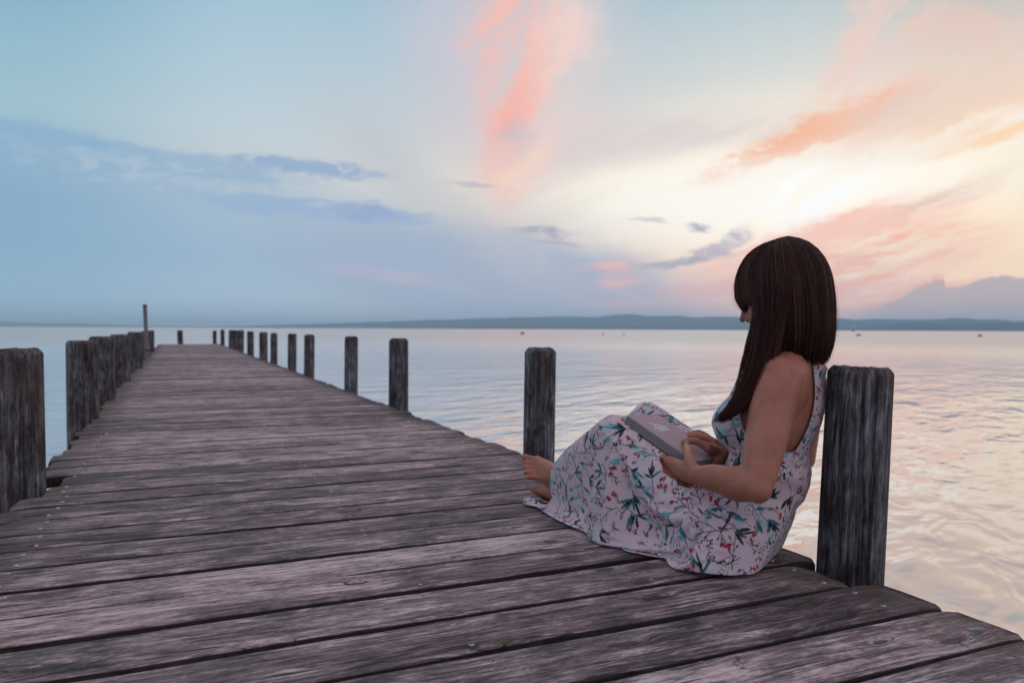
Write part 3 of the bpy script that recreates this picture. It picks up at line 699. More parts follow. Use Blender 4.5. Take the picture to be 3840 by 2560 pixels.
# directions around her
_v = ray(1790, 950); VW = unit((_v[0], _v[1], 0)); IL = unit((-VW[1], VW[0], 0)); UP = V3((0, 0, 1))   # away from us, towards image left
def heading(phi): return math.cos(R(phi)) * IL + math.sin(R(phi)) * VW
TF = heading(20); TL = np.cross(UP, TF)              # the way the chest faces, and her left
# joints
PEL = at(1684, 1180, 1.86)
L_HIP, R_HIP = at(1655, 1205, 1.775), at(1735, 1170, 1.96)
L_KNEE, R_KNEE = at(1416, 998, 2.00), at(1487, 962, 2.25)
L_ANK, R_ANK = at(1292, 1082, 2.32), at(1306, 1122, 2.34)
NECK = at(1838, 838, 1.865)
CHEST = at(1782, 940, 1.86); WAIST = at(1762, 1090, 1.86)
L_SH, R_SH = at(1790, 868, 1.755), at(1850, 850, 1.985)
L_ELB, L_WR = at(1737, 1112, 1.625), at(1604, 1092, 1.735)
R_ELB, R_WR = at(1838, 1050, 2.08), at(1672, 1050, 1.975)
HEAD = at(1800, 672, 1.865)
tilt_ = R(14)
HF = heading(24) * math.cos(tilt_) - UP * math.sin(tilt_); HL = np.cross(UP, heading(24)); HU = np.cross(HF, HL)
# book: lies on her thighs
bA, bB, bD = at(1441, 955, 1.955), at(1512, 951, 2.065), at(1593, 1060, 1.825)
BX = unit(bD - bA); BY = unit((bB - bA) - BX * ((bB - bA) @ BX)); BZ = np.cross(BX, BY)
if BZ[2] < 0: BZ = -BZ
BLEN, BWID, BTH = 0.213, 0.148, 0.022
def on_book(x, y, h=0.0):
    r = ray(x, y); o = bA + BZ * h; return EYE + r * (((o - EYE) @ BZ) / (r @ BZ))
def bk(s, t, h=0.0): return bA + BX * s * BLEN + BY * t * BWID + BZ * h

# ------------------------------------------------------------------ skin
sk = Soup()
# torso
ax_t = (TL, TF, UP)
spine = unit(NECK - WAIST); tf2 = unit(TF - spine * (TF @ spine)); tl2 = np.cross(spine, tf2); ax_s = (tl2, tf2, spine)
sk.ball(PEL, (0.145, 0.105, 0.10), ax_t)
sk.ball(WAIST, (0.118, 0.088, 0.13), ax_s)
sk.ball(CHEST + tf2 * 0.0, (0.138, 0.098, 0.155), ax_s)
sk.ball(CHEST + spine * 0.055, (0.150, 0.082, 0.075), ax_s)
for s_ in (1, -1): sk.ball(CHEST + tf2 * 0.052 + tl2 * 0.066 * s_ - spine * 0.060, (0.058, 0.056, 0.062), ax_s)
sk.ball(CHEST - tf2 * 0.055 + tl2 * 0.075 + spine * 0.045, (0.064, 0.034, 0.080), ax_s)   # shoulder blades
sk.ball(at(1822, 888, 1.81), (0.046, 0.038, 0.058), ax_s)
sk.ball(CHEST - tf2 * 0.055 - tl2 * 0.075 + spine * 0.045, (0.062, 0.030, 0.075), ax_s)
# neck and shoulders
sk.limb([CHEST + spine * 0.08, NECK, HEAD - HU * 0.075 - HF * 0.012], [0.075, 0.055, 0.052])
sk.limb([NECK - spine * 0.02, 0.5 * (NECK + L_SH) + UP * 0.008, L_SH], [0.052, 0.047, 0.050])
sk.limb([NECK - spine * 0.02, 0.5 * (NECK + R_SH) + UP * 0.008, R_SH], [0.052, 0.047, 0.050])
# head
sk.ball(HEAD + HU * 0.018, (0.073, 0.094, 0.094), (HL, HF, HU))
sk.ball(HEAD + HF * 0.035 - HU * 0.045, (0.060, 0.055, 0.075), (HL, HF, HU))
sk.ball(HEAD + HF * 0.066 - HU * 0.098, (0.026, 0.024, 0.022), (HL, HF, HU))          # chin
sk.ball(HEAD + HF * 0.068 + HU * 0.022, (0.056, 0.020, 0.030), (HL, HF, HU))          # brow
sk.limb([HEAD + HF * 0.090 + HU * 0.000, HEAD + HF * 0.107 - HU * 0.020, HEAD + HF * 0.121 - HU * 0.038], [0.0095, 0.0105, 0.0080])   # nose
sk.ball(HEAD + HF * 0.076 - HU * 0.036, (0.034, 0.026, 0.036), (HL, HF, HU)); sk.ball(HEAD + HF * 0.094 - HU * 0.034, (0.016, 0.018, 0.020), (HL, HF, HU))
for s_ in (1, -1):
    sk.ball(HEAD + HF * 0.103 - HU * 0.044 + HL * 0.010 * s_, 0.0062)
    sk.ball(HEAD + HF * 0.058 - HU * 0.034 + HL * 0.032 * s_, (0.028, 0.026, 0.030), (HL, HF, HU))   # cheeks
    sk.limb([HEAD + HL * 0.074 * s_ - HU * 0.03, HEAD + HL * 0.080 * s_ + HU * 0.0 - HF * 0.012, HEAD + HL * 0.080 * s_ + HU * 0.022 - HF * 0.008], [0.008, 0.012, 0.010])   # ears
sk.ball(HEAD + HF * 0.094 - HU * 0.066, (0.021, 0.010, 0.0065), (HL, HF, HU)); sk.ball(HEAD + HF * 0.092 - HU * 0.077, (0.018, 0.010, 0.0075), (HL, HF, HU))   # lips
sk.ball(HEAD + HF * 0.080 - HU * 0.062, (0.030, 0.016, 0.024), (HL, HF, HU)); sk.ball(HEAD + HF * 0.072 - HU * 0.088, (0.028, 0.018, 0.018), (HL, HF, HU))
def mixp(a, b, t): return V3(a) * (1 - t) + V3(b) * t
# legs and feet
sk.limb([L_HIP, mixp(L_HIP, L_KNEE, 0.45) - UP * 0.022, L_KNEE], [0.070, 0.052, 0.038]); sk.limb([R_HIP, mixp(R_HIP, R_KNEE, 0.45), R_KNEE], [0.070, 0.058, 0.042])
sk.limb([L_KNEE, mixp(L_KNEE, L_ANK, 0.3) - UP * 0.012, mixp(L_KNEE, L_ANK, 0.7), L_ANK], [0.040, 0.042, 0.033, 0.027]); sk.limb([R_KNEE, mixp(R_KNEE, R_ANK, 0.3) - UP * 0.012, mixp(R_KNEE, R_ANK, 0.7), R_ANK], [0.042, 0.043, 0.033, 0.027])
# left foot (the upper one): heel on the deck, seen from its outer side, toes up and to image left
def foot(ank, heel, ball_in, ball_out, toes, tr, sole):
    sk.limb([ank, mixp(ank, heel, 0.75), heel], [0.027, 0.027, 0.023])
    for k_, r0, r1 in ((ball_in, 0.027, 0.0165), (mixp(ball_in, ball_out, 0.35), 0.027, 0.0155), (mixp(ball_in, ball_out, 0.7), 0.026, 0.014), (ball_out, 0.024, 0.013)):
        sk.limb([mixp(ank, heel, 0.25), mixp(mixp(ank, heel, 0.35), k_, 0.5), k_], [r0, (r0 + r1) * 0.52, r1])
        sk.limb([heel, mixp(heel, k_, 0.5), k_], [0.019, 0.016, r1 * 0.9])
    for i, (tb, tt) in enumerate(toes):
        sk.limb([mixp(tb, tt, -0.25), mixp(tb, tt, 0.5) + sole * -0.002, tt], [tr[i] * 1.12, tr[i] * 0.95, tr[i] * 0.92])
dF = 2.40
bi, bo = at(1233, 1058, 2.44), at(1236, 1095, 2.40)
lt = [(at(1231, 1055, 2.445), at(1206, 1049, 2.455)), (at(1229, 1064, 2.43), at(1207, 1062, 2.435)), (at(1228, 1073, 2.42), at(1206, 1073, 2.42)), (at(1229, 1083, 2.41), at(1207, 1084, 2.405)), (at(1232, 1094, 2.40), at(1213, 1096, 2.39))]
foot(L_ANK, at(1286, 1116, 2.345), bi, bo, lt, (0.0118, 0.0092, 0.0088, 0.0084, 0.0080), UP)
# right foot (below and nearer): lies on its outer edge, big toe towards image left
r_h = at(1300, 1146, 2.315)
rt_ = [(at(1246, 1127, 2.40), at(1224, 1122, 2.415)), (at(1250, 1134, 2.415), at(1232, 1131, 2.43)), (at(1253, 1137, 2.43), at(1238, 1135, 2.445)), (at(1256, 1139, 2.44), at(1243, 1138, 2.455)), (at(1259, 1141, 2.45), at(1248, 1141, 2.46))]
foot(R_ANK, r_h, at(1250, 1130, 2.39), at(1262, 1140, 2.44), rt_, (0.0125, 0.0092, 0.0088, 0.0082, 0.0078), UP)
pad = Soup(); pad.v, pad.f = list(sk.v), list(sk.f)
pad.limb([L_HIP, mixp(L_HIP, L_KNEE, 0.45) - UP * 0.022, L_KNEE], [0.076, 0.060, 0.046]); pad.limb([R_HIP, mixp(R_HIP, R_KNEE, 0.45), R_KNEE], [0.078, 0.066, 0.050])
pad.limb([L_KNEE, mixp(L_KNEE, L_ANK, 0.4), L_ANK], [0.046, 0.046, 0.031]); pad.limb([R_KNEE, mixp(R_KNEE, R_ANK, 0.4), R_ANK], [0.050, 0.046, 0.030])
core_v, core_f = pad.v, pad.f               # torso, head and legs alone: what the skirt falls on
# arms
sk.limb([L_SH, mixp(L_SH, L_ELB, 0.28), mixp(L_SH, L_ELB, 0.6), mixp(L_SH, L_ELB, 0.88), L_ELB], [0.053, 0.0510, 0.0460, 0.0395, 0.0355])
sk.limb([L_ELB, mixp(L_ELB, L_WR, 0.28) - UP * 0.004, mixp(L_ELB, L_WR, 0.65), L_WR], [0.0355, 0.0395, 0.0320, 0.0235])
sk.ball(L_ELB + unit(L_ELB - L_SH) * 0.011 + unit(L_ELB - L_WR) * 0.006, 0.030)
sk.limb([R_SH, mixp(R_SH, R_ELB, 0.5), R_ELB], [0.052, 0.047, 0.040]); sk.limb([R_ELB, mixp(R_ELB, R_WR, 0.3), R_WR], [0.040, 0.040, 0.0245])
# left hand: fingers under the book, thumb on the cover
E = BX; 
lw = L_WR
def lh(s, t, h): return bk(s, t, h)
m_i, m_m, m_r, m_p = at(1536, 1057, 1.860), at(1546, 1073, 1.845), at(1558, 1087, 1.830), at(1572, 1098, 1.815)
for k_, r_ in ((m_i, 0.0125), (m_m, 0.0130), (m_r, 0.0125), (m_p, 0.0115)):
    sk.limb([lw, mixp(lw, k_, 0.5), k_], [0.0195, 0.0160, r_])
sk.limb([m_i, at(1521, 1048, 1.885), lh(0.46, 0.06, -0.033), lh(0.44, 0.20, -0.033)], [0.0105, 0.0092, 0.0083, 0.0072])
sk.limb([m_m, at(1531, 1062, 1.880), lh(0.54, 0.10, -0.036), lh(0.53, 0.26, -0.034)], [0.0108, 0.0094, 0.0085, 0.0075])
sk.limb([m_r, at(1545, 1075, 1.868), lh(0.64, 0.10, -0.038), lh(0.63, 0.24, -0.034)], [0.0104, 0.0090, 0.0082, 0.0072])
sk.limb([m_p, at(1560, 1086, 1.850), lh(0.75, 0.07, -0.040), lh(0.74, 0.18, -0.034)], [0.0096, 0.0080, 0.0073, 0.0066])
th_m, th_i, th_t = on_book(1587, 1066, 0.012), on_book(1580, 1041, 0.017), on_book(1577, 1020, 0.0100)
th_b = mixp(lw, th_m, 0.4)
sk.limb([th_b, th_m, th_i, th_t], [0.0170, 0.0135, 0.0110, 0.0080])
sk.limb([m_i, mixp(m_i, th_m, 0.5) - BZ * 0.008, th_m], [0.011, 0.010, 0.011])
# right hand: laid over the far edge, fingers on the cover
rw = R_WR
k_i, k_m, k_r, k_p = on_book(1626, 1027, 0.024), on_book(1640, 1017, 0.026), lh(0.80, 1.10, 0.016), lh(0.86, 1.20, 0.000)
for k_, r_ in ((k_i, 0.0130), (k_m, 0.0130), (k_r, 0.0125), (k_p, 0.0115)):
    sk.limb([rw, mixp(rw, k_, 0.5), k_], [0.0195, 0.0165, r_])
sk.limb([k_i, on_book(1598, 1013, 0.025), on_book(1580, 1012, 0.016), on_book(1569, 1015, 0.0085)], [0.0108, 0.0093, 0.0083, 0.0072])
sk.limb([k_m, on_book(1612, 1002, 0.027), on_book(1595, 1000, 0.017), on_book(1584, 1001, 0.0085)], [0.0108, 0.0094, 0.0084, 0.0073])
sk.limb([k_r, lh(0.62, 1.04, 0.020), lh(0.52, 1.03, 0.004), lh(0.48, 1.02, -0.008)], [0.0104, 0.0090, 0.0081, 0.0071])
sk.limb([k_p, lh(0.72, 1.14, 0.006), lh(0.64, 1.12, -0.008), lh(0.61, 1.10, -0.018)], [0.0096, 0.0081, 0.0073, 0.0066])
sk.limb([mixp(rw, k_i, 0.4), lh(1.03, 0.80, -0.002), lh(0.95, 0.70, -0.034), lh(0.88, 0.62, -0.034)], [0.0165, 0.0130, 0.0105, 0.0085])
skin_me = sk.fuse('body', 0.0032, 8, 0.5)
cv = verts_np(skin_me); cv[:, 2] = np.maximum(cv[:, 2], 0.004); set_verts(skin_me, cv)

def skin_mat():
    m, g, bs = material('skin')
    p = g.new('ShaderNodeTexCoord').outputs['Object']
    n = g.noise(p, 14.0, 3.0); n2_ = g.noise(p, 420.0, 2.0); n3 = g.noise(p, 60.0, 4.0)
    c = g.mix(g.step(n, 0.35, 0.65), (0.33, 0.128, 0.080, 1), (0.41, 0.168, 0.108, 1))
    c = g.mix(g.mul(g.step(n3, 0.5, 0.75), 0.25), c, (0.46, 0.19, 0.14, 1))
    vo = g.new('ShaderNodeTexVoronoi', feature='F1'); g.put(vo.inputs['Vector'], p); vo.inputs['Scale'].default_value = 22.0
    mole = g.mul(g.step(vo.outputs['Distance'], 0.045, 0.025), g.step(g.sep(vo.outputs['Color'])[0], 0.86, 0.88))
    c = g.mix(g.mul(mole, 0.7), c, (0.16, 0.07, 0.05, 1))
    g.put(bs.inputs['Base Color'], c); bs.inputs['Roughness'].default_value = 0.48; bs.inputs['Specular IOR Level'].default_value = 0.38
    bs.inputs['Subsurface Weight'].default_value = 0.12; bs.inputs['Subsurface Radius'].default_value = (0.012, 0.005, 0.003); bs.inputs['Subsurface Scale'].default_value = 0.5
    b = g.new('ShaderNodeBump'); b.inputs['Strength'].default_value = 0.25; b.inputs['Distance'].default_value = 0.001; g.put(b.inputs['Height'], n2_); g.l.new(b.outputs[0], bs.inputs['Normal'])
    return m
M['skin'] = skin_mat()
woman = empty('person', (PEL[0], PEL[1], 0)); tag(woman, 'barefoot person with long brown hair in a floral dress, sitting against the thick post', 'person')
def child(name, me, mat, parent=woman):
    me.materials.clear(); me.materials.append(mat); me.name = name
    me.polygons.foreach_set('use_smooth', [True] * len(me.polygons))
    o = bpy.data.objects.new(name, me); COL.objects.link(o); o.parent = parent
    o.matrix_parent_inverse = Matrix.Translation((-PEL[0], -PEL[1], 0)); return o
body = child('body', skin_me, M['skin'])
# ------------------------------------------------------------------ the dress: taut volume first, then gathered cloth
def F_(x, y):
    p = on_deck(x, y, 0.0); q = p - V3((PEL[0], PEL[1], 0)) * 1.0
    o_ = unit(V3((p[0], p[1], 0)) - V3((1.30, 1.75, 0))); return p + o_ * (0.036 if x < 1740 else 0.004)
def down(p, z=0.004): return V3((p[0], p[1], z))
# coarse body for the cloth to lie on
ds = Soup()
ds.ball(PEL, (0.155, 0.113, 0.11), ax_t)
ds.ball(WAIST, (0.126, 0.097, 0.135), ax_s)
ds.ball(CHEST, (0.145, 0.106, 0.16), ax_s)
ds.ball(CHEST + spine * 0.055, (0.157, 0.090, 0.080), ax_s)
ds.hull([p for s_ in (1, -1) for p in sphere_pts(CHEST + tf2 * 0.052 + tl2 * 0.066 * s_ - spine * 0.060, 0.069)])
for s_ in (1, -1): ds.ball(CHEST - tf2 * 0.055 + tl2 * 0.075 * s_ + spine * 0.045, (0.068, 0.037, 0.082), ax_s)
ds.limb([CHEST + spine * 0.08, NECK + spine * 0.01, NECK + spine * 0.03], [0.085, 0.064, 0.060])
for S_ in (L_SH, R_SH): ds.limb([NECK - spine * 0.02, 0.5 * (NECK + S_) + UP * 0.008, S_], [0.059, 0.053, 0.056])
seat = [F_(*p) for p in ((1545, 1302), (1600, 1317), (1660, 1324), (1715, 1320), (1755, 1300), (1786, 1272), (1795, 1255))]
pel_pts = sphere_pts(PEL, 0.118)
waist_pts = [WAIST - spine * 0.02 + tl2 * 0.112 * math.cos(a) + tf2 * 0.09 * math.sin(a) for a in np.linspace(0, 6.28, 14)]
ds.hull(seat + sphere_pts(L_HIP, 0.084) + sphere_pts(R_HIP, 0.078) + waist_pts + pel_pts)
thm = mixp(L_HIP, L_KNEE, 0.5) - UP * 0.02; trm = mixp(R_HIP, R_KNEE, 0.5)
ds.hull(sphere_pts(L_HIP, 0.082) + sphere_pts(L_KNEE, 0.051) + sphere_pts(thm, 0.062) + [F_(*p) for p in ((1545, 1302), (1500, 1288), (1452, 1262))])
ds.hull(sphere_pts(L_KNEE, 0.051) + sphere_pts(thm, 0.060) + [F_(*p) for p in ((1500, 1288), (1452, 1262), (1420, 1240))])
ds.hull(sphere_pts(L_KNEE, 0.050) + sphere_pts(L_ANK, 0.041) + [F_(*p) for p in ((1452, 1262), (1405, 1230), (1360, 1214), (1300, 1204), (1258, 1192), (1264, 1150))])
ds.hull(sphere_pts(R_HIP, 0.082) + sphere_pts(R_KNEE, 0.054) + sphere_pts(trm, 0.070) + [down(trm + TL * -0.06), down(R_KNEE), down(R_HIP - TL * 0.07)])
ds.hull(sphere_pts(R_KNEE, 0.052) + sphere_pts(R_ANK, 0.040) + [down(R_KNEE), down(R_ANK)])
ds.hull([thm - UP * 0.0, trm, mixp(L_HIP, R_HIP, 0.2) + UP * 0.03, mixp(L_HIP, R_HIP, 0.8) + UP * 0.03, L_KNEE - UP * 0.02, R_KNEE - UP * 0.02, down(thm), down(trm), down(L_KNEE), down(R_KNEE), down(PEL)])
ds.hull([F_(1203, 1157), F_(1207, 1166), F_(1262, 1192), F_(1262, 1150), F_(1225, 1152), F_(1208, 1161) + UP * 0.016, F_(1262, 1170) + UP * 0.030, F_(1235, 1160) + UP * 0.016])
dress_me = ds.fuse('dress', 0.0095, 3, 0.5)
def trim_dress(me):
    bm = bmesh.new(); bm.from_mesh(me)
    hemdir = unit(V3((L_ANK - L_KNEE)[:2].tolist() + [0.0])); hem_at = L_ANK - hemdir * 0.045
    kill = []
    for v in bm.verts:
        p = np.array(v.co)
        if p[2] < 0.0075: kill.append(v); continue
        if (p - hem_at) @ hemdir > 0 and p[2] > 0.05: kill.append(v)
    bmesh.ops.delete(bm, geom=kill, context='VERTS')
    # keep the largest island
    seen = set(); best = []
    for v in bm.verts:
        if v in seen: continue
        st, isl = [v], []
        seen.add(v)
        while st:
            q = st.pop(); isl.append(q)
            for e in q.link_edges:
                w = e.other_vert(q)
                if w not in seen: seen.add(w); st.append(w)
        if len(isl) > len(best): best = isl
    keep = set(best); bmesh.ops.delete(bm, geom=[v for v in bm.verts if v not in keep], context='VERTS')
    bm.to_mesh(me); bm.free()
trim_dress(dress_me)
def drape(me, frames=24, grow=0.17):
    o = bpy.data.objects.new('cloth_tmp', me); COL.objects.link(o)
    cs = Soup(); cs.v, cs.f = core_v, core_f
    cme = cs.fuse('col', 0.011, 1, 0.3)
    bo_ = bpy.data.objects.new('col_tmp', cme); COL.objects.link(bo_)
    fl = bpy.data.meshes.new('fl'); z0, z1 = -0.2, 0.0
    vv = [(x, y, z) for z in (z0, z1) for x, y in ((0, 0), (2.6, 0), (2.6, 3.6), (0, 3.6))]
    fl.from_pydata(vv, [], [(3, 2, 1, 0), (4, 5, 6, 7), (0, 1, 5, 4), (1, 2, 6, 5), (2, 3, 7, 6), (3, 0, 4, 7)])
    fo = bpy.data.objects.new('fl_tmp', fl); COL.objects.link(fo)
    bx_v = [bk(s_, t_, h_) for h_ in (-BTH, 0) for s_, t_ in ((0, 0), (1, 0), (1, 1), (0, 1))]
    bme = bpy.data.meshes.new('bk'); bme.from_pydata([tuple(p) for p in bx_v], [], [(3, 2, 1, 0), (4, 5, 6, 7), (0, 1, 5, 4), (1, 2, 6, 5), (2, 3, 7, 6), (3, 0, 4, 7)])
    for q, th in ((bo_, 0.004), (fo, 0.004)):
        q.modifiers.new('c', 'COLLISION'); q.collision.thickness_outer = th; q.collision.thickness_inner = 0.05 if q is fo else 0.02; q.collision.cloth_friction = 12
    co = verts_np(me); wl = (co - WAIST) @ spine
    vg = o.vertex_groups.new(name='pin')
    fr_ = (co - PEL) @ TF; seat_w = np.clip((0.00 - fr_) / 0.06, 0, 1)
    for i, w in enumerate(np.maximum(np.clip((wl + 0.03) / 0.05, 0, 1), seat_w)):
        if w > 0: vg.add([i], float(w), 'REPLACE')
    md = o.modifiers.new('cl', 'CLOTH'); st = md.settings
    st.quality = 6; st.mass = 0.15; st.tension_stiffness = 12; st.compression_stiffness = 12; st.shear_stiffness = 3; st.bending_stiffness = 0.12
    st.tension_damping = 10; st.compression_damping = 10; st.shear_damping = 8; st.bending_damping = 1.0; st.air_damping = 3
    st.vertex_group_mass = 'pin'; st.pin_stiffness = 1.0; st.shrink_min = -grow; st.shrink_max = -grow     # more cloth than the taut volume needs: the surplus falls into folds
    md.collision_settings.collision_quality = 3; md.collision_settings.distance_min = 0.004; md.collision_settings.use_self_collision = False
    md.point_cache.frame_start = 1; md.point_cache.frame_end = frames + 2
    S.frame_start, S.frame_end = 1, frames + 2
    for fr in range(1, frames + 1): S.frame_set(fr)
    dg = bpy.context.evaluated_depsgraph_get()
    out = bpy.data.meshes.new_from_object(o.evaluated_get(dg))
    S.frame_set(1)
    for q in (o, bo_, fo): bpy.data.objects.remove(q)
    return out
dress_me = drape(dress_me)

def boundary_relax(bm, it=12):
    bv = [v for v in bm.verts if v.is_boundary]
    nb = {v: [e.other_vert(v) for e in v.link_edges if e.is_boundary] for v in bv}
    for _ in range(it):
        new = {v: (v.co * 0.4 + (q[0].co + q[1].co) * 0.3) for v, q in nb.items() if len(q) == 2}
        for v, p in new.items(): v.co = p
def settle(me):
    bm = bmesh.new(); bm.from_mesh(me); boundary_relax(bm, 6)
    for v in bm.verts: v.co.z = max(v.co.z, 0.004)
    bm.to_mesh(me); bm.free()
settle(dress_me)
def refine(me, levels):
    o = bpy.data.objects.new('t', me); COL.objects.link(o)
    md = o.modifiers.new('s', 'SUBSURF'); md.levels = levels; md.render_levels = levels
    dg = bpy.context.evaluated_depsgraph_get(); dg.update()
    out = bpy.data.meshes.new_from_object(o.evaluated_get(dg)); bpy.data.objects.remove(o); return out
dress_me = refine(dress_me, 2)
def shape_bodice(me):
    co = verts_np(me)
    # keep the cloth under the book and clear of the forearm and hand
    q = co - bA; s_ = q @ BX / BLEN; t_ = q @ BY / BWID; h_ = q @ BZ
    under = (s_ > -0.04) & (s_ < 1.04) & (t_ > -0.04) & (t_ < 1.06) & (h_ > -BTH - 0.004) & (h_ < 0.07) & (((co - WAIST) @ spine) < 0.0) & (((co - WAIST) @ tf2) > 0.09)
    co[under] += np.outer((-BTH - 0.004 - h_[under]), BZ)
    away = unit(ray(1600, 1090)) - UP * 0.6; away = unit(away)
    for a, b, r in ((mixp(L_SH, L_ELB, 0.5), L_ELB, 0.054), (L_ELB, L_WR, 0.040), (L_WR, m_m, 0.026), (L_WR, m_p, 0.024), (L_WR, m_i, 0.022), (R_ELB, R_WR, 0.04)):
        for _ in range(14):
            ab = b - a; t = np.clip(((co - a) @ ab) / (ab @ ab), 0, 1); dd = co - (a + t[:, None] * ab)
            ins = np.linalg.norm(dd, axis=1) < r
            if not ins.any(): break
            co[ins] += away * 0.006
    co[:, 2] = np.maximum(co[:, 2], 0.004)
    # wrinkles pulled across the back of the waist and soft creases in the bodice
    up_ = (co - WAIST) @ spine; nrm = np.empty(len(me.vertices) * 3, np.float32); me.vertices.foreach_get('normal', nrm); nrm = nrm.reshape(-1, 3)
    fr = (co - WAIST) @ tf2; la = (co - WAIST) @ tl2
    wv = 0.0
    for k_, (fq, ph, sl) in enumerate(((95, 0.3, 0.5), (150, 1.9, -0.35), (61, 4.0, 0.8))):
        wv = wv + np.sin(fq * (up_ + sl * fr * 0.5 + 0.02 * np.sin(9 * la + ph)) + ph) * (0.0022, 0.0011, 0.0026)[k_]
    # long folds falling from the knee, gathers pulled in at the hip crease
    w0 = 0.0
    for ctr, kf, amp, r0, r1 in ((L_KNEE, 11.0, 0.0040, 0.06, 0.16), (at(1638, 1138, 1.74), 15.0, 0.0070, 0.015, 0.05)):
        dq = co - ctr; rr = np.linalg.norm(dq, axis=1); th = np.arctan2(dq @ UP, dq @ IL)
        wob = np.array([fnoise(t_ * 1.3, r_ * 4, kf) for t_, r_ in zip(th, rr)])
        wob2 = np.array([fnoise(t_ * 3.1, r_ * 6, kf + 9) for t_, r_ in zip(th, rr)])
        sh = np.sin(kf * th + 3.2 * wob + 6 * rr); sh = np.sign(sh) * np.abs(sh) ** 0.8
        ev = np.clip((rr - r0) / (r1 - r0), 0, 1) * (np.exp(-((rr - 0.22) / 0.20) ** 2) if kf < 12 else np.exp(-(rr / 0.13) ** 2))
        w0 = w0 + amp * ev * sh * (0.55 + 0.9 * wob2)
    vis = np.clip(-(nrm @ VW) * 2.0 + 0.2, 0, 1) * np.clip((-0.02 - up_) / 0.05, 0, 1) * np.clip((co[:, 2] - 0.006) / 0.03, 0, 1)
    co += nrm * (w0 * vis)[:, None]
    env = np.exp(-((up_ - 0.0) / 0.085) ** 2) * np.clip((0.06 - fr) / 0.08, 0.15, 1)
    co += nrm * (wv * env)[:, None]
    set_verts(me, co)
    # armholes and neckline
    bm = bmesh.new(); bm.from_mesh(me); bm.verts.ensure_lookup_table()
    def holes(p):
        out = np.full(len(p), -1.0)
        for S_, sg in ((L_SH, 1), (R_SH, -1)):
            q = p - S_; a = q @ tf2; b = q @ spine; lat = ((p - CHEST) @ tl2) * sg
            bb = np.where(b + 0.055 > 0, 0.0, (b + 0.055) / 0.108)
            e = 1 - np.sqrt(((a + 0.004) / np.where(a < -0.004, 0.122, 0.066)) ** 2 + bb ** 2)
            side = np.where(a < 0, (lat - 0.040) / 0.05, (lat - 0.085) / 0.05)
            out = np.maximum(out, np.minimum(e, side))
        nk = ((p - NECK) @ spine - 0.012 + 0.18 * np.maximum(0, (p - NECK) @ tf2)) / 0.05
        return np.maximum(out, nk)
    hv = holes(co)
    bmesh.ops.delete(bm, geom=[v for v in bm.verts if hv[v.index] > 0], context='VERTS')
    boundary_relax(bm, 14)
    for v in bm.verts: v.co.z = max(v.co.z, 0.004)
    bm.to_mesh(me); bm.free(); me.update()
shape_bodice(dress_me)

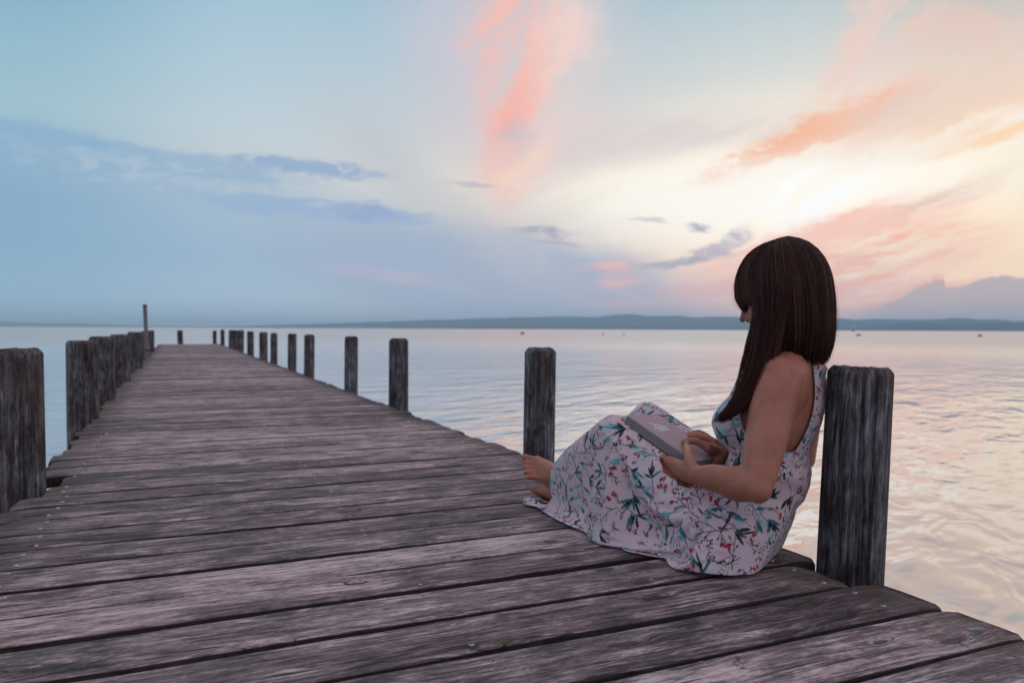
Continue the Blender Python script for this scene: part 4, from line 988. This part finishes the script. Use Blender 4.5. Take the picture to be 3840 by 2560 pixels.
# ------------------------------------------------------------------ printed fabric: motifs stamped flat onto the cloth
def paint_print(me):
    from mathutils.kdtree import KDTree
    rs = np.random.default_rng(5); co = verts_np(me); n = len(co)
    nr = np.empty(n * 3, np.float32); me.vertices.foreach_get('normal', nr); nr = nr.reshape(-1, 3).astype(float)
    kd = KDTree(n)
    for i in range(n): kd.insert(co[i], i)
    kd.balance()
    col = np.tile(np.array([0.81, 0.650, 0.705]), (n, 1))
    NAVY, TEAL, AQUA, RED, OLIVE, MARO, WHITE, GREEN = (0.018, 0.026, 0.045), (0.030, 0.20, 0.235), (0.20, 0.55, 0.60), (0.42, 0.018, 0.060), (0.26, 0.155, 0.035), (0.14, 0.030, 0.045), (0.84, 0.80, 0.82), (0.16, 0.36, 0.22)
    def put(idx, al, c): col[idx] = col[idx] * (1 - al[:, None]) + np.array(c) * al[:, None]
    def local(i, rad):
        hit = kd.find_range(co[i], rad); idx = np.array([h[1] for h in hit])
        nn = nr[i]; idx = idx[(nr[idx] @ nn) > 0.15]
        t1 = unit(np.cross(nn, rs.normal(size=3))); t2 = np.cross(nn, t1); q = co[idx] - co[i]
        return idx, np.stack([q @ t1, q @ t2], 1)
    def seg(p, a, b):
        ab = b - a; t = np.clip(((p - a) @ ab) / (ab @ ab + 1e-12), 0, 1); return t, np.linalg.norm(p - a - t[:, None] * ab, axis=1)
    def leaf(p, idx, a, ang, ln, w, c, k=1.0):
        b = a + ln * np.array([math.cos(ang), math.sin(ang)]); t, d = seg(p, a, b)
        ww = w * np.sin(np.pi * np.clip(t * 0.92 + 0.06, 0, 1)) ** 0.8; put(idx, np.clip((ww - d) / 0.0011 + 0.5, 0, 1) * k * (ww > 0.0002), c)
    def dot(p, idx, a, r, c, k=1.0): put(idx, np.clip((r - np.linalg.norm(p - a, axis=1)) / 0.0011 + 0.5, 0, 1) * k, c)
    def line(p, idx, pts, w, c, k=1.0):
        for a, b in zip(pts[:-1], pts[1:]): put(idx, np.clip((w - seg(p, a, b)[1]) / 0.0010 + 0.5, 0, 1) * k, c)
    # watercolour washes
    for _ in range(420):
        i = rs.integers(n); r = rs.uniform(0.02, 0.055); idx, p = local(i, r)
        c = (AQUA, (0.78, 0.50, 0.60), (0.80, 0.74, 0.80), (0.62, 0.72, 0.80), (0.70, 0.48, 0.62))[rs.integers(5)]
        d = np.linalg.norm(p * np.array([1, rs.uniform(1, 2.2)]), axis=1) / r; put(idx, np.clip(1 - d, 0, 1) ** 1.2 * rs.uniform(0.2, 0.75), c)
    order = rs.permutation(n)[:30000]; used = []; kinds = rs.integers(0, 100, size=30000); cell = {}
    def far(p, r):
        k = tuple((p // 0.05).astype(int))
        for dx in (-1, 0, 1):
            for dy in (-1, 0, 1):
                for dz in (-1, 0, 1):
                    for q, rq in cell.get((k[0] + dx, k[1] + dy, k[2] + dz), ()):
                        if np.linalg.norm(q - p) < (r + rq) * 0.5: return False
        cell.setdefault(k, []).append((p, r)); return True
    U = lambda a, b: rs.uniform(a, b)
    for j, i in enumerate(order):
        kd_ = kinds[j]; r = 0.041 if kd_ < 58 else 0.025
        if not far(co[i], r): continue
        idx, p = local(i, 0.055)
        if len(idx) < 20: continue
        if kd_ < 30:                                   # dark bamboo-like spray
            for q in range(rs.integers(5, 10)):
                a = U(-1.3, 1.3); leaf(p, idx, np.array([U(-.012, .004), U(-.004, .004)]), a, U(0.018, 0.046), U(0.0022, 0.0046), NAVY if U(0, 1) < 0.65 else TEAL)
            line(p, idx, [np.zeros(2), np.array([-0.02, U(-.006, .006)]), np.array([-0.042, U(-.012, .012)])], 0.0010, NAVY)
        elif kd_ < 46:                                 # fine twig with olive buds
            cur = np.array([-0.04, U(-.01, .01)]); a = U(-0.3, 0.3); pts = [cur]
            for q in range(6):
                a += U(-0.35, 0.35); cur = cur + 0.013 * np.array([math.cos(a), math.sin(a)]); pts.append(cur)
                b = a + (1 if q % 2 else -1) * U(0.5, 1.0); tip = cur + U(0.010, 0.020) * np.array([math.cos(b), math.sin(b)])
                line(p, idx, [cur, tip], 0.0008, NAVY); leaf(p, idx, tip, b, U(0.006, 0.011), U(0.0018, 0.003), (OLIVE, NAVY, MARO, TEAL)[rs.integers(4)])
            line(p, idx, pts, 0.0010, NAVY)
        elif kd_ < 58:                                 # pale blossom with ink outline
            for q in range(3):
                c0 = np.array([U(-.02, .02), U(-.02, .02)])
                for k in range(5):
                    a = k * 1.257 + U(-.2, .2); o_ = c0 + 0.0058 * np.array([math.cos(a), math.sin(a)])
                    dot(p, idx, o_, 0.0060, NAVY, 0.75); dot(p, idx, o_, 0.0046, WHITE)
                dot(p, idx, c0, 0.0024, OLIVE)
            line(p, idx, [np.array([-.035, U(-.02, .02)]), np.zeros(2), np.array([.03, U(-.02, .02)])], 0.0009, NAVY)
            for q in range(4): leaf(p, idx, np.array([U(-.03, .03), U(-.02, .02)]), U(0, 6.28), U(0.010, 0.018), U(0.0016, 0.0028), NAVY)
        elif kd_ < 71:                                 # red berries
            for q in range(rs.integers(3, 6)):
                c0 = np.array([U(-.012, .012), U(-.012, .012)]); leaf(p, idx, c0, U(0, 6.28), U(0.007, 0.011), U(0.0030, 0.0046), RED)
                line(p, idx, [c0, np.array([0.016, 0.012])], 0.0007, MARO, 0.8)
            leaf(p, idx, np.array([0.012, 0.010]), U(0, 6.28), 0.014, 0.003, GREEN)
        elif kd_ < 86:                                 # teal leaves
            a = U(0, 6.28)
            leaf(p, idx, np.zeros(2), a, U(0.022, 0.036), U(0.0042, 0.0065), TEAL if U(0, 1) < 0.6 else AQUA); leaf(p, idx, np.zeros(2), a + U(0.5, 1.2), U(0.016, 0.026), U(0.003, 0.005), AQUA)
            line(p, idx, [np.zeros(2), np.array([-math.cos(a), -math.sin(a)]) * 0.02], 0.0009, NAVY)
        else:                                          # maroon umbel
            for q in range(14): dot(p, idx, np.array([U(-.012, .012), U(-.010, .010)]), U(0.0012, 0.0024), MARO)
            line(p, idx, [np.zeros(2), np.array([0.0, -0.02])], 0.0009, NAVY)
    ca = me.color_attributes.new('print', 'FLOAT_COLOR', 'POINT')
    ca.data.foreach_set('color', np.concatenate([col, np.ones((n, 1))], 1).astype(np.float32).ravel())
paint_print(dress_me)
def fabric():
    m, g, bs = material('printed_viscose')
    at_ = g.new('ShaderNodeAttribute', attribute_name='print'); p = g.new('ShaderNodeTexCoord').outputs['Object']
    weave = g.noise(p, 900.0, 1.0); soft = g.noise(p, 55.0, 3.0)
    c = at_.outputs['Color']
    c = g.mix(g.step(soft, 0.45, 0.7, 0.0, 0.12), c, (0.80, 0.74, 0.80, 1))
    g.put(bs.inputs['Base Color'], c); bs.inputs['Roughness'].default_value = 0.82; bs.inputs['Specular IOR Level'].default_value = 0.15
    bs.inputs['Sheen Weight'].default_value = 0.15; bs.inputs['Sheen Roughness'].default_value = 0.5
    b = g.new('ShaderNodeBump'); b.inputs['Strength'].default_value = 0.25; b.inputs['Distance'].default_value = 0.002; g.put(b.inputs['Height'], g.add(g.mul(weave, 0.3), soft)); g.l.new(b.outputs[0], bs.inputs['Normal'])
    tr = g.new('ShaderNodeBsdfTranslucent'); g.put(tr.inputs[0], c)
    mx = g.new('ShaderNodeMixShader'); mx.inputs[0].default_value = 0.22
    out = m.node_tree.nodes['Material Output']; g.l.new(bs.outputs[0], mx.inputs[1]); g.l.new(tr.outputs[0], mx.inputs[2]); g.l.new(mx.outputs[0], out.inputs[0])
    return m
M['fabric'] = fabric()
dress = child('dress', dress_me, M['fabric'])
# ------------------------------------------------------------------ the book
def cloth_cover():
    m, g, bs = material('book_linen'); p = g.new('ShaderNodeTexCoord').outputs['Object']
    n = g.noise(p, 600.0, 2.0); w = g.noise(p, 18.0, 3.0)
    c = g.mix(g.step(n, 0.35, 0.65), (0.400, 0.300, 0.335, 1), (0.46, 0.350, 0.385, 1)); c = g.mix(g.step(w, 0.4, 0.7, 0, 0.2), c, (0.36, 0.275, 0.30, 1))
    g.put(bs.inputs['Base Color'], c); bs.inputs['Roughness'].default_value = 0.7; bs.inputs['Specular IOR Level'].default_value = 0.3
    b = g.new('ShaderNodeBump'); b.inputs['Strength'].default_value = 0.3; b.inputs['Distance'].default_value = 0.0006; g.put(b.inputs['Height'], n); g.l.new(b.outputs[0], bs.inputs['Normal'])
    return m
M['linen'] = cloth_cover(); M['spine'] = plain('book_spine_linen', (0.20, 0.185, 0.205), 0.7, nscale=500, nvar=0.12)
M['pages'] = plain('page_edges', (0.50, 0.40, 0.42), 0.85, nscale=260, nvar=0.12); M['white'] = plain('white_foil', (0.85, 0.84, 0.86), 0.5, nscale=200, nvar=0.03)
book = empty('book', tuple(bA)); tag(book, 'closed mauve hardcover book with white lettering lying on her lap', 'book')
book.rotation_euler = Matrix((BX, BY, BZ)).transposed().to_euler()
def slab(name, x0, x1, y0, y1, z0, z1, mat, bev=0.0012):
    bm = bmesh.new(); bmesh.ops.create_cube(bm, size=1)
    for v in bm.verts: v.co = ((x0 + x1) / 2 + v.co.x * (x1 - x0), (y0 + y1) / 2 + v.co.y * (y1 - y0), (z0 + z1) / 2 + v.co.z * (z1 - z0))
    bmesh.ops.bevel(bm, geom=list(bm.edges), offset=bev, segments=2, affect='EDGES', profile=0.5)
    me = bpy.data.meshes.new(name); bm.to_mesh(me); bm.free(); me.materials.append(mat)
    o = bpy.data.objects.new(name, me); COL.objects.link(o); o.parent = book; return o
slab('front_cover', 0, BLEN, 0.006, BWID, -0.0032, 0, M['linen']); slab('back_cover', 0, BLEN, 0.006, BWID, -BTH, -BTH + 0.0032, M['linen'])
slab('spine', 0.0, BLEN, -0.001, 0.0052, -BTH - 0.0003, 0.0003, M['spine'], 0.0016); slab('page_block', 0.003, BLEN - 0.003, 0.004, BWID - 0.004, -BTH + 0.0030, -0.0030, M['pages'], 0.0005)
GLY = {'D': [[(0.08, 0), (0.18, 1)], [(-0.28, 0.86), (-0.02, 1.05), (0.35, 1.06), (0.75, 0.8), (0.78, 0.35), (0.5, 0.0), (0.08, 0)]], 'a': [[(0.6, 0.5), (0.3, 0.55), (0.1, 0.3), (0.2, 0.05), (0.5, 0.12), (0.62, 0.5), (0.6, 0.1), (0.75, 0)]],
       's': [[(0.6, 0.5), (0.3, 0.55), (0.22, 0.38), (0.55, 0.22), (0.5, 0.02), (0.15, 0.04)]], '6': [[(0.6, 1), (0.25, 0.7), (0.12, 0.3), (0.3, 0), (0.6, 0.1), (0.62, 0.4), (0.4, 0.52), (0.16, 0.36)]], '-': [[(0.15, 0.5), (0.65, 0.5)]],
       'M': [[(0.05, 0), (0.12, 1), (0.42, 0.4), (0.72, 1), (0.8, 0)]], 'I': [[(0.4, 0), (0.4, 1)]], 'N': [[(0.1, 0), (0.1, 1), (0.7, 0), (0.7, 1)]], 'U': [[(0.1, 1), (0.12, 0.25), (0.4, 0), (0.68, 0.25), (0.7, 1)]],
       'T': [[(0.02, 1), (0.78, 1)], [(0.4, 1), (0.4, 0)]], 'E': [[(0.68, 1), (0.12, 1), (0.12, 0), (0.7, 0)], [(0.12, 0.52), (0.58, 0.52)]], 'A': [[(0.05, 0), (0.4, 1), (0.75, 0)], [(0.2, 0.38), (0.6, 0.38)]],
       'G': [[(0.7, 0.85), (0.4, 1), (0.1, 0.7), (0.1, 0.3), (0.4, 0), (0.7, 0.2), (0.7, 0.48), (0.45, 0.48)]], 'B': [[(0.12, 0), (0.12, 1), (0.55, 0.95), (0.6, 0.65), (0.12, 0.52), (0.66, 0.4), (0.62, 0.05), (0.12, 0)]], 'C': [[(0.7, 0.85), (0.4, 1), (0.1, 0.65), (0.1, 0.3), (0.4, 0), (0.7, 0.15)]], 'H': [[(0.1, 0), (0.1, 1)], [(0.7, 0), (0.7, 1)], [(0.1, 0.5), (0.7, 0.5)]]}
def lettering(text, s_mid, t_mid, size, adv, w):
    v, f = [], []; tot = adv * len(text); zt = 0.0005
    for i, ch in enumerate(text):
        for st in GLY[ch]:
            P = [np.array([s_mid * BLEN - (b - 0.5) * size, t_mid * BWID + (i * adv - tot / 2) + a * adv * 1.05]) for a, b in st]
            for a, b in zip(P[:-1], P[1:]):
                d = b - a; L = np.linalg.norm(d)
                if L < 1e-6: continue
                d = d / L; nrm = np.array([-d[1], d[0]]) * w; a2, b2 = a - d * w * 0.8, b + d * w * 0.8; o = len(v)
                for q in (a2 - nrm, b2 - nrm, b2 + nrm, a2 + nrm): v.append((q[0], q[1], zt))
                for q in (a2 - nrm, b2 - nrm, b2 + nrm, a2 + nrm): v.append((q[0], q[1], 0.00005))
                f += [(o, o + 1, o + 2, o + 3), (o, o + 4, o + 5, o + 1), (o + 1, o + 5, o + 6, o + 2), (o + 2, o + 6, o + 7, o + 3), (o + 3, o + 7, o + 4, o)]
                zt += 0.000004
    o = mesh_obj('title_lettering', v, f, M['white'], book, smooth=False)
lettering('Das', 0.222, 0.47, 0.0150, 0.0120, 0.00085)
lettering('6-MINUTEN', 0.298, 0.47, 0.0084, 0.0072, 0.00080)
lettering('TAGEBUCH', 0.352, 0.47, 0.0070, 0.0064, 0.00060)

# ------------------------------------------------------------------ nails of fingers and toes, eyes
def nail_plate(tip, base, normal, w, l, mat, name):
    t = unit(V3(tip) - V3(base)); nn = unit(V3(normal) - t * (V3(normal) @ t)); b = np.cross(t, nn); v = []
    for i in range(6):
        u = i / 5
        for j in range(5):
            q = (j - 2) / 2; hw = w * (1 - 0.55 * max(0, u - 0.6) ** 1.2 * 2)
            v.append(V3(tip) - t * l * (1 - u) * 0.9 + b * q * hw + nn * (-(q * q) * w * 0.35 - 0.0012 * max(0, u - 0.7)))
    me = bpy.data.meshes.new(name); f = grid_faces(6, 5); me.from_pydata([tuple(p) for p in v], [], f); me.update()
    o = child(name, me, mat); sm = o.modifiers.new('t', 'SOLIDIFY'); sm.thickness = 0.0008; sm.offset = 0; return o
M['polish'] = plain('pale_nail_polish', (0.66, 0.42, 0.40), 0.25, nscale=90, nvar=0.05); M['dark_polish'] = plain('plum_nail_polish', (0.12, 0.05, 0.07), 0.3, nscale=90, nvar=0.1)
tn = BZ * 0.7 - TF * 0.5
nail_plate(th_t + unit(th_t - th_i) * 0.0065 + BZ * 0.0062 - BY * 0.003, th_i + BZ * 0.008, BZ - BY * 0.5, 0.0048, 0.014, M['polish'], 'thumbnail')
for i, (tb, tt) in enumerate(lt):
    nail_plate(tt + unit(tt - tb) * (0.0075 if i == 0 else 0.006) + UP * (0.0085 if i == 0 else 0.006), tb, UP + unit(tt - tb) * 0.8, 0.0052 if i == 0 else 0.0034, 0.009 if i == 0 else 0.006, M['dark_polish'] if i == 0 else M['polish'], 'toenail')
tb, tt = rt_[0]; nail_plate(tt + unit(tt - tb) * 0.008 + UP * 0.009, tb, UP + unit(tt - tb) * 0.6, 0.0052, 0.009, M['polish'], 'toenail')
m_eye = plain('eye_white', (0.75, 0.72, 0.70), 0.15, nscale=60, nvar=0.05)
for s_ in (1, -1):
    es = Soup(); es.ball(HEAD + HF * 0.075 - HU * 0.004 + HL * 0.031 * s_, 0.0125, nu=16, nv=10)
    me = bpy.data.meshes.new('eye'); me.from_pydata(es.v, [], es.f); me.update(); child('eye', me, m_eye)

# ------------------------------------------------------------------ hair: strands
def hair_mat():
    m, g, bs = material('brown_hair')
    at_ = g.new('ShaderNodeAttribute', attribute_name='tone'); t = at_.outputs['Fac']
    c = g.ramp(t, [(0.0, (0.036, 0.016, 0.014, 1)), (0.5, (0.092, 0.040, 0.030, 1)), (0.85, (0.19, 0.085, 0.060, 1)), (1.0, (0.32, 0.15, 0.10, 1))])
    g.put(bs.inputs['Base Color'], c); bs.inputs['Roughness'].default_value = 0.42; bs.inputs['Specular IOR Level'].default_value = 0.5
    bs.inputs['Sheen Weight'].default_value = 0.0
    tr = g.new('ShaderNodeBsdfTranslucent'); tr.inputs[0].default_value = (0.42, 0.15, 0.07, 1)
    mx = g.new('ShaderNodeMixShader'); mx.inputs[0].default_value = 0.42
    out = m.node_tree.nodes['Material Output']; g.l.new(bs.outputs[0], mx.inputs[1]); g.l.new(tr.outputs[0], mx.inputs[2]); g.l.new(mx.outputs[0], out.inputs[0])
    return m
def grow_hair():
    rs = np.random.default_rng(21); N, K = 19000, 14
    n_a = int(N * 0.42)
    al = np.concatenate([rs.uniform(-180, 180, n_a), rs.uniform(40, 205, N - n_a)]); al = (al + 180) % 360 - 180       # 0 front, 90 her left, 180 back
    al = al + 1.6 * np.sin(al * 0.9) ; ar = np.radians(al); ca, sa = np.cos(ar)[:, None], np.sin(ar)[:, None]
    c0 = HEAD + HU * 0.010
    lay_ = rs.uniform(0, 1, N) ** 0.6                              # 0 next to the scalp, 1 outermost
    U = lambda lo, hi: rs.uniform(lo, hi, N); Nn = lambda s_: rs.normal(size=N) * s_
    tone = np.clip(0.40 + Nn(0.22) + 0.13 * np.sin(al * 0.31) + 0.10 * np.sin(al * 1.13 + 2) + 0.12 * np.sin(al * 0.11 + 1), 0, 1)
    rf = (0.096 + 0.022 * lay_)[:, None]; rl = (0.077 + 0.026 * lay_)[:, None]; ru = (0.096 + 0.026 * lay_)[:, None]
    out = HF * ca + HL * sa; out /= np.linalg.norm(out, axis=1)[:, None]
    fringe = (al > -62) & (al < 72)
    lock = (al >= 72) & (al < 102) | ((al >= 102) & (al < 126) & (rs.random(N) < 0.45))
    rlock = (al <= -62) & (al > -102)
    root = HF * (0.012 - 0.045 * rs.random(N))[:, None] + HL * U(-0.007, 0.007)[:, None]
    pts = np.zeros((N, 17, 3))
    for i, t in enumerate(np.linspace(0, 1, 10)):
        ph = np.radians(6 + 92 * t)
        pts[:, i] = c0 + (HF * ca * rf + HL * sa * rl) * math.sin(ph) + HU * ru * math.cos(ph) + root * (1 - t) ** 1.5
    p = pts[:, 9].copy()
    # 1. hair down the back: straight, ends turning in at the shoulders
    zend = 0.474 + 0.026 * rs.random(N) + 0.06 * rs.random(N) ** 5 + 0.008 * np.sin(al * 0.35)
    L = p[:, 2] - zend; back = -heading(24); turn = 0.012 + 0.014 * rs.random(N)
    for i, q in enumerate((0.2, 0.4, 0.6, 0.75, 0.87, 0.95, 1.0)):
        cu = max(0, q - 0.72) * 3.6
        pts[:, 10 + i] = p - UP * (L * q)[:, None] + (back * (0.007 * lay_)[:, None]) * math.sin(q * 2.4) - out * (turn * cu * cu * (0.35 + 0.65 * lay_))[:, None]
    # 2. fringe: short, longer towards the temples, lying against the brow
    fr = np.where(fringe)[0]; side = np.abs(al[fr]) / 70
    ln = (0.006 + 0.018 * rs.random(len(fr)) + 0.020 * side ** 2 * rs.random(len(fr))) * np.where(al[fr] > 22, 0.45, 1.0)
    for i, q in enumerate(np.linspace(1 / 7, 1, 7)):
        pts[fr, 10 + i] = p[fr] - UP * (ln * q)[:, None] - HF * (0.018 * q * q) + HL * (np.sign(al[fr]) * 0.010 * q * side)[:, None]
    # 3. locks drawn forward over the near shoulder to a point above the bust, and the far one
    def AT(x, y, d):
        return EYE + (fw[None] + rt[None] * ((x * VK - 1920) / FPX)[:, None] - up[None] * ((y * VK - 1280) / FPX)[:, None]) * d[:, None]
    k = np.clip((al - 72) / 42, 0, 1); sp = Nn(1.0); sp2 = Nn(1.0); short = rs.random(N) ** 1.4
    m1 = AT(1741 + 40 * k + 6 * sp, 795 + Nn(6), 1.775 + 0.012 * sp2 + 0.018 * (1 - k))
    m2 = AT(1716 + 40 * k + 7 * sp, 880 + Nn(6), 1.742 + 0.010 * sp2 + 0.026 * (1 - k))
    m3 = AT(1690 + 26 * k + 7 * sp, 932 + Nn(5), 1.742 + 0.010 * sp2 + 0.02 * (1 - k))
    e_ = AT(1651 + 14 * k + 4.5 * sp - 6 * rs.random(N) ** 3, 968 + 9 * sp2 * 0.5 - 6 * k, 1.745 + 0.006 * sp2)
    e_ = e_ + (m3 - e_) * (short * 0.92)[:, None]
    mx = lambda a, b, t: a * (1 - t) + b * t
    chain = [mx(p, m1, 0.5) + out * 0.004, m1, mx(m1, m2, 0.5), m2, m3, mx(m3, e_, 0.6) - UP * 0.002, e_]
    i3 = np.where(lock)[0]
    for i, c in enumerate(chain): pts[i3, 10 + i] = c[i3]
    i4 = np.where(rlock)[0]; n4 = len(i4); g_ = lambda x, y, d: AT(x + rs.normal(size=n4) * 8, y + rs.normal(size=n4) * 8, d + rs.normal(size=n4) * 0.012)
    e4 = g_(np.full(n4, 1702.), 925 + 20 * rs.random(n4), np.full(n4, 1.93)); q4 = g_(np.full(n4, 1728.), np.full(n4, 790.), np.full(n4, 1.945))
    for i, t in enumerate((0.33, 0.66, 1.0)): pts[i4, 10 + i] = p[i4] * (1 - t) + q4 * t
    for i, t in enumerate((0.25, 0.5, 0.75, 1.0)): pts[i4, 13 + i] = q4 * (1 - t) + e4 * t
    # a few loose wisps hanging before the near lock
    i5 = np.where(lock & (rs.random(N) < 0.035))[0]; n5 = len(i5); z5 = np.zeros(n5)
    w5 = rs.uniform(-1, 1, n5); q5 = rs.random(n5)
    ch5 = [AT(1722 + 7 * w5, 770 + z5, 1.80 + z5), AT(1717 + 8 * w5, 800 + z5, 1.785 + 0.01 * q5), AT(1711 + 9 * w5, 840 + z5, 1.775 + 0.01 * q5), AT(1704 + 10 * w5, 880 + z5, 1.77 + 0.01 * q5), AT(1694 + 11 * w5, 915 + z5, 1.765 + 0.01 * q5), AT(1682 + 12 * w5, 938 + 8 * q5, 1.76 + 0.01 * q5), AT(1668 + 14 * w5, 958 + 10 * q5, 1.755 + 0.01 * q5)]
    for i, c in enumerate(ch5): pts[i5, 10 + i] = c
    # resample evenly
    d = np.concatenate([np.zeros((N, 1)), np.cumsum(np.linalg.norm(np.diff(pts, axis=1), axis=2), axis=1)], 1); d /= d[:, -1:]
    ts = np.linspace(0, 1, K); Q = np.empty((N, K, 3))
    for j, t in enumerate(ts):
        hi = np.clip((d < t).sum(1), 1, 16); lo = hi - 1; r_ = np.arange(N)
        w = ((t - d[r_, lo]) / np.maximum(d[r_, hi] - d[r_, lo], 1e-9))[:, None]; Q[:, j] = pts[r_, lo] * (1 - w) + pts[r_, hi] * w
    for _ in range(2): Q[:, 1:-1] = Q[:, 1:-1] * 0.5 + (Q[:, :-2] + Q[:, 2:]) * 0.25
    cl = np.floor(al / 2.6); tt = ts[None]
    w1 = np.sin(tt * (3 + (cl * 7 % 5))[:, None] + cl[:, None]) * 0.0026 * tt
    tang = np.cross(out, UP)
    Q += w1[..., None] * out[:, None] + (np.sin(tt * 5 + np.arange(N)[:, None]) * 0.0016 * tt)[..., None] * tang[:, None]
    stray = rs.random(N) < 0.03; Q[stray] += (tt ** 2 * rs.uniform(0.003, 0.016, (int(stray.sum()), 1)))[..., None] * out[stray][:, None]
    e = Q - c0; ee = np.sqrt(((e @ HF) / 0.097) ** 2 + ((e @ HL) / 0.078) ** 2 + ((e @ HU) / 0.097) ** 2)
    ins = ee < 1.0; Q[ins] = c0 + e[ins] / ee[ins][:, None]
    rad = np.where(stray, 0.00022, 0.00046)[:, None] * (1 - 0.75 * tt ** 3)
    T = np.gradient(Q, axis=1); T /= np.linalg.norm(T, axis=2)[..., None] + 1e-9
    n1 = np.cross(T, (UP + 0.3 * out)[:, None]); n1 /= np.linalg.norm(n1, axis=2)[..., None] + 1e-9; n2 = np.cross(T, n1)
    V = np.stack([Q + rad[..., None] * (math.cos(x) * n1 + math.sin(x) * n2) for x in (0, 2.094, 4.189)], 2).reshape(-1, 3)
    T_ = np.repeat(tone, K * 3)
    kk = np.arange(K - 1)[:, None] * 3; j = np.arange(3)[None, :]; j2 = (j + 1) % 3
    one = np.stack([kk + j, kk + j2, kk + 3 + j2, kk + 3 + j], -1).reshape(-1, 4)
    F = (one[None] + (np.arange(N) * K * 3)[:, None, None]).reshape(-1, 4)
    me = bpy.data.meshes.new('hair'); me.vertices.add(len(V)); me.vertices.foreach_set('co', V.astype(np.float32).ravel())
    me.loops.add(F.size); me.loops.foreach_set('vertex_index', F.astype(np.int32).ravel())
    me.polygons.add(len(F)); me.polygons.foreach_set('loop_start', np.arange(0, F.size, 4, dtype=np.int32)); me.polygons.foreach_set('loop_total', np.full(len(F), 4, np.int32))
    me.update(calc_edges=True)
    ta = me.attributes.new('tone', 'FLOAT', 'POINT'); ta.data.foreach_set('value', T_.astype(np.float32))
    o = child('hair', me, hair_mat()); o['label'] = 'long straight dark brown hair with a fringe'; return o
grow_hair()
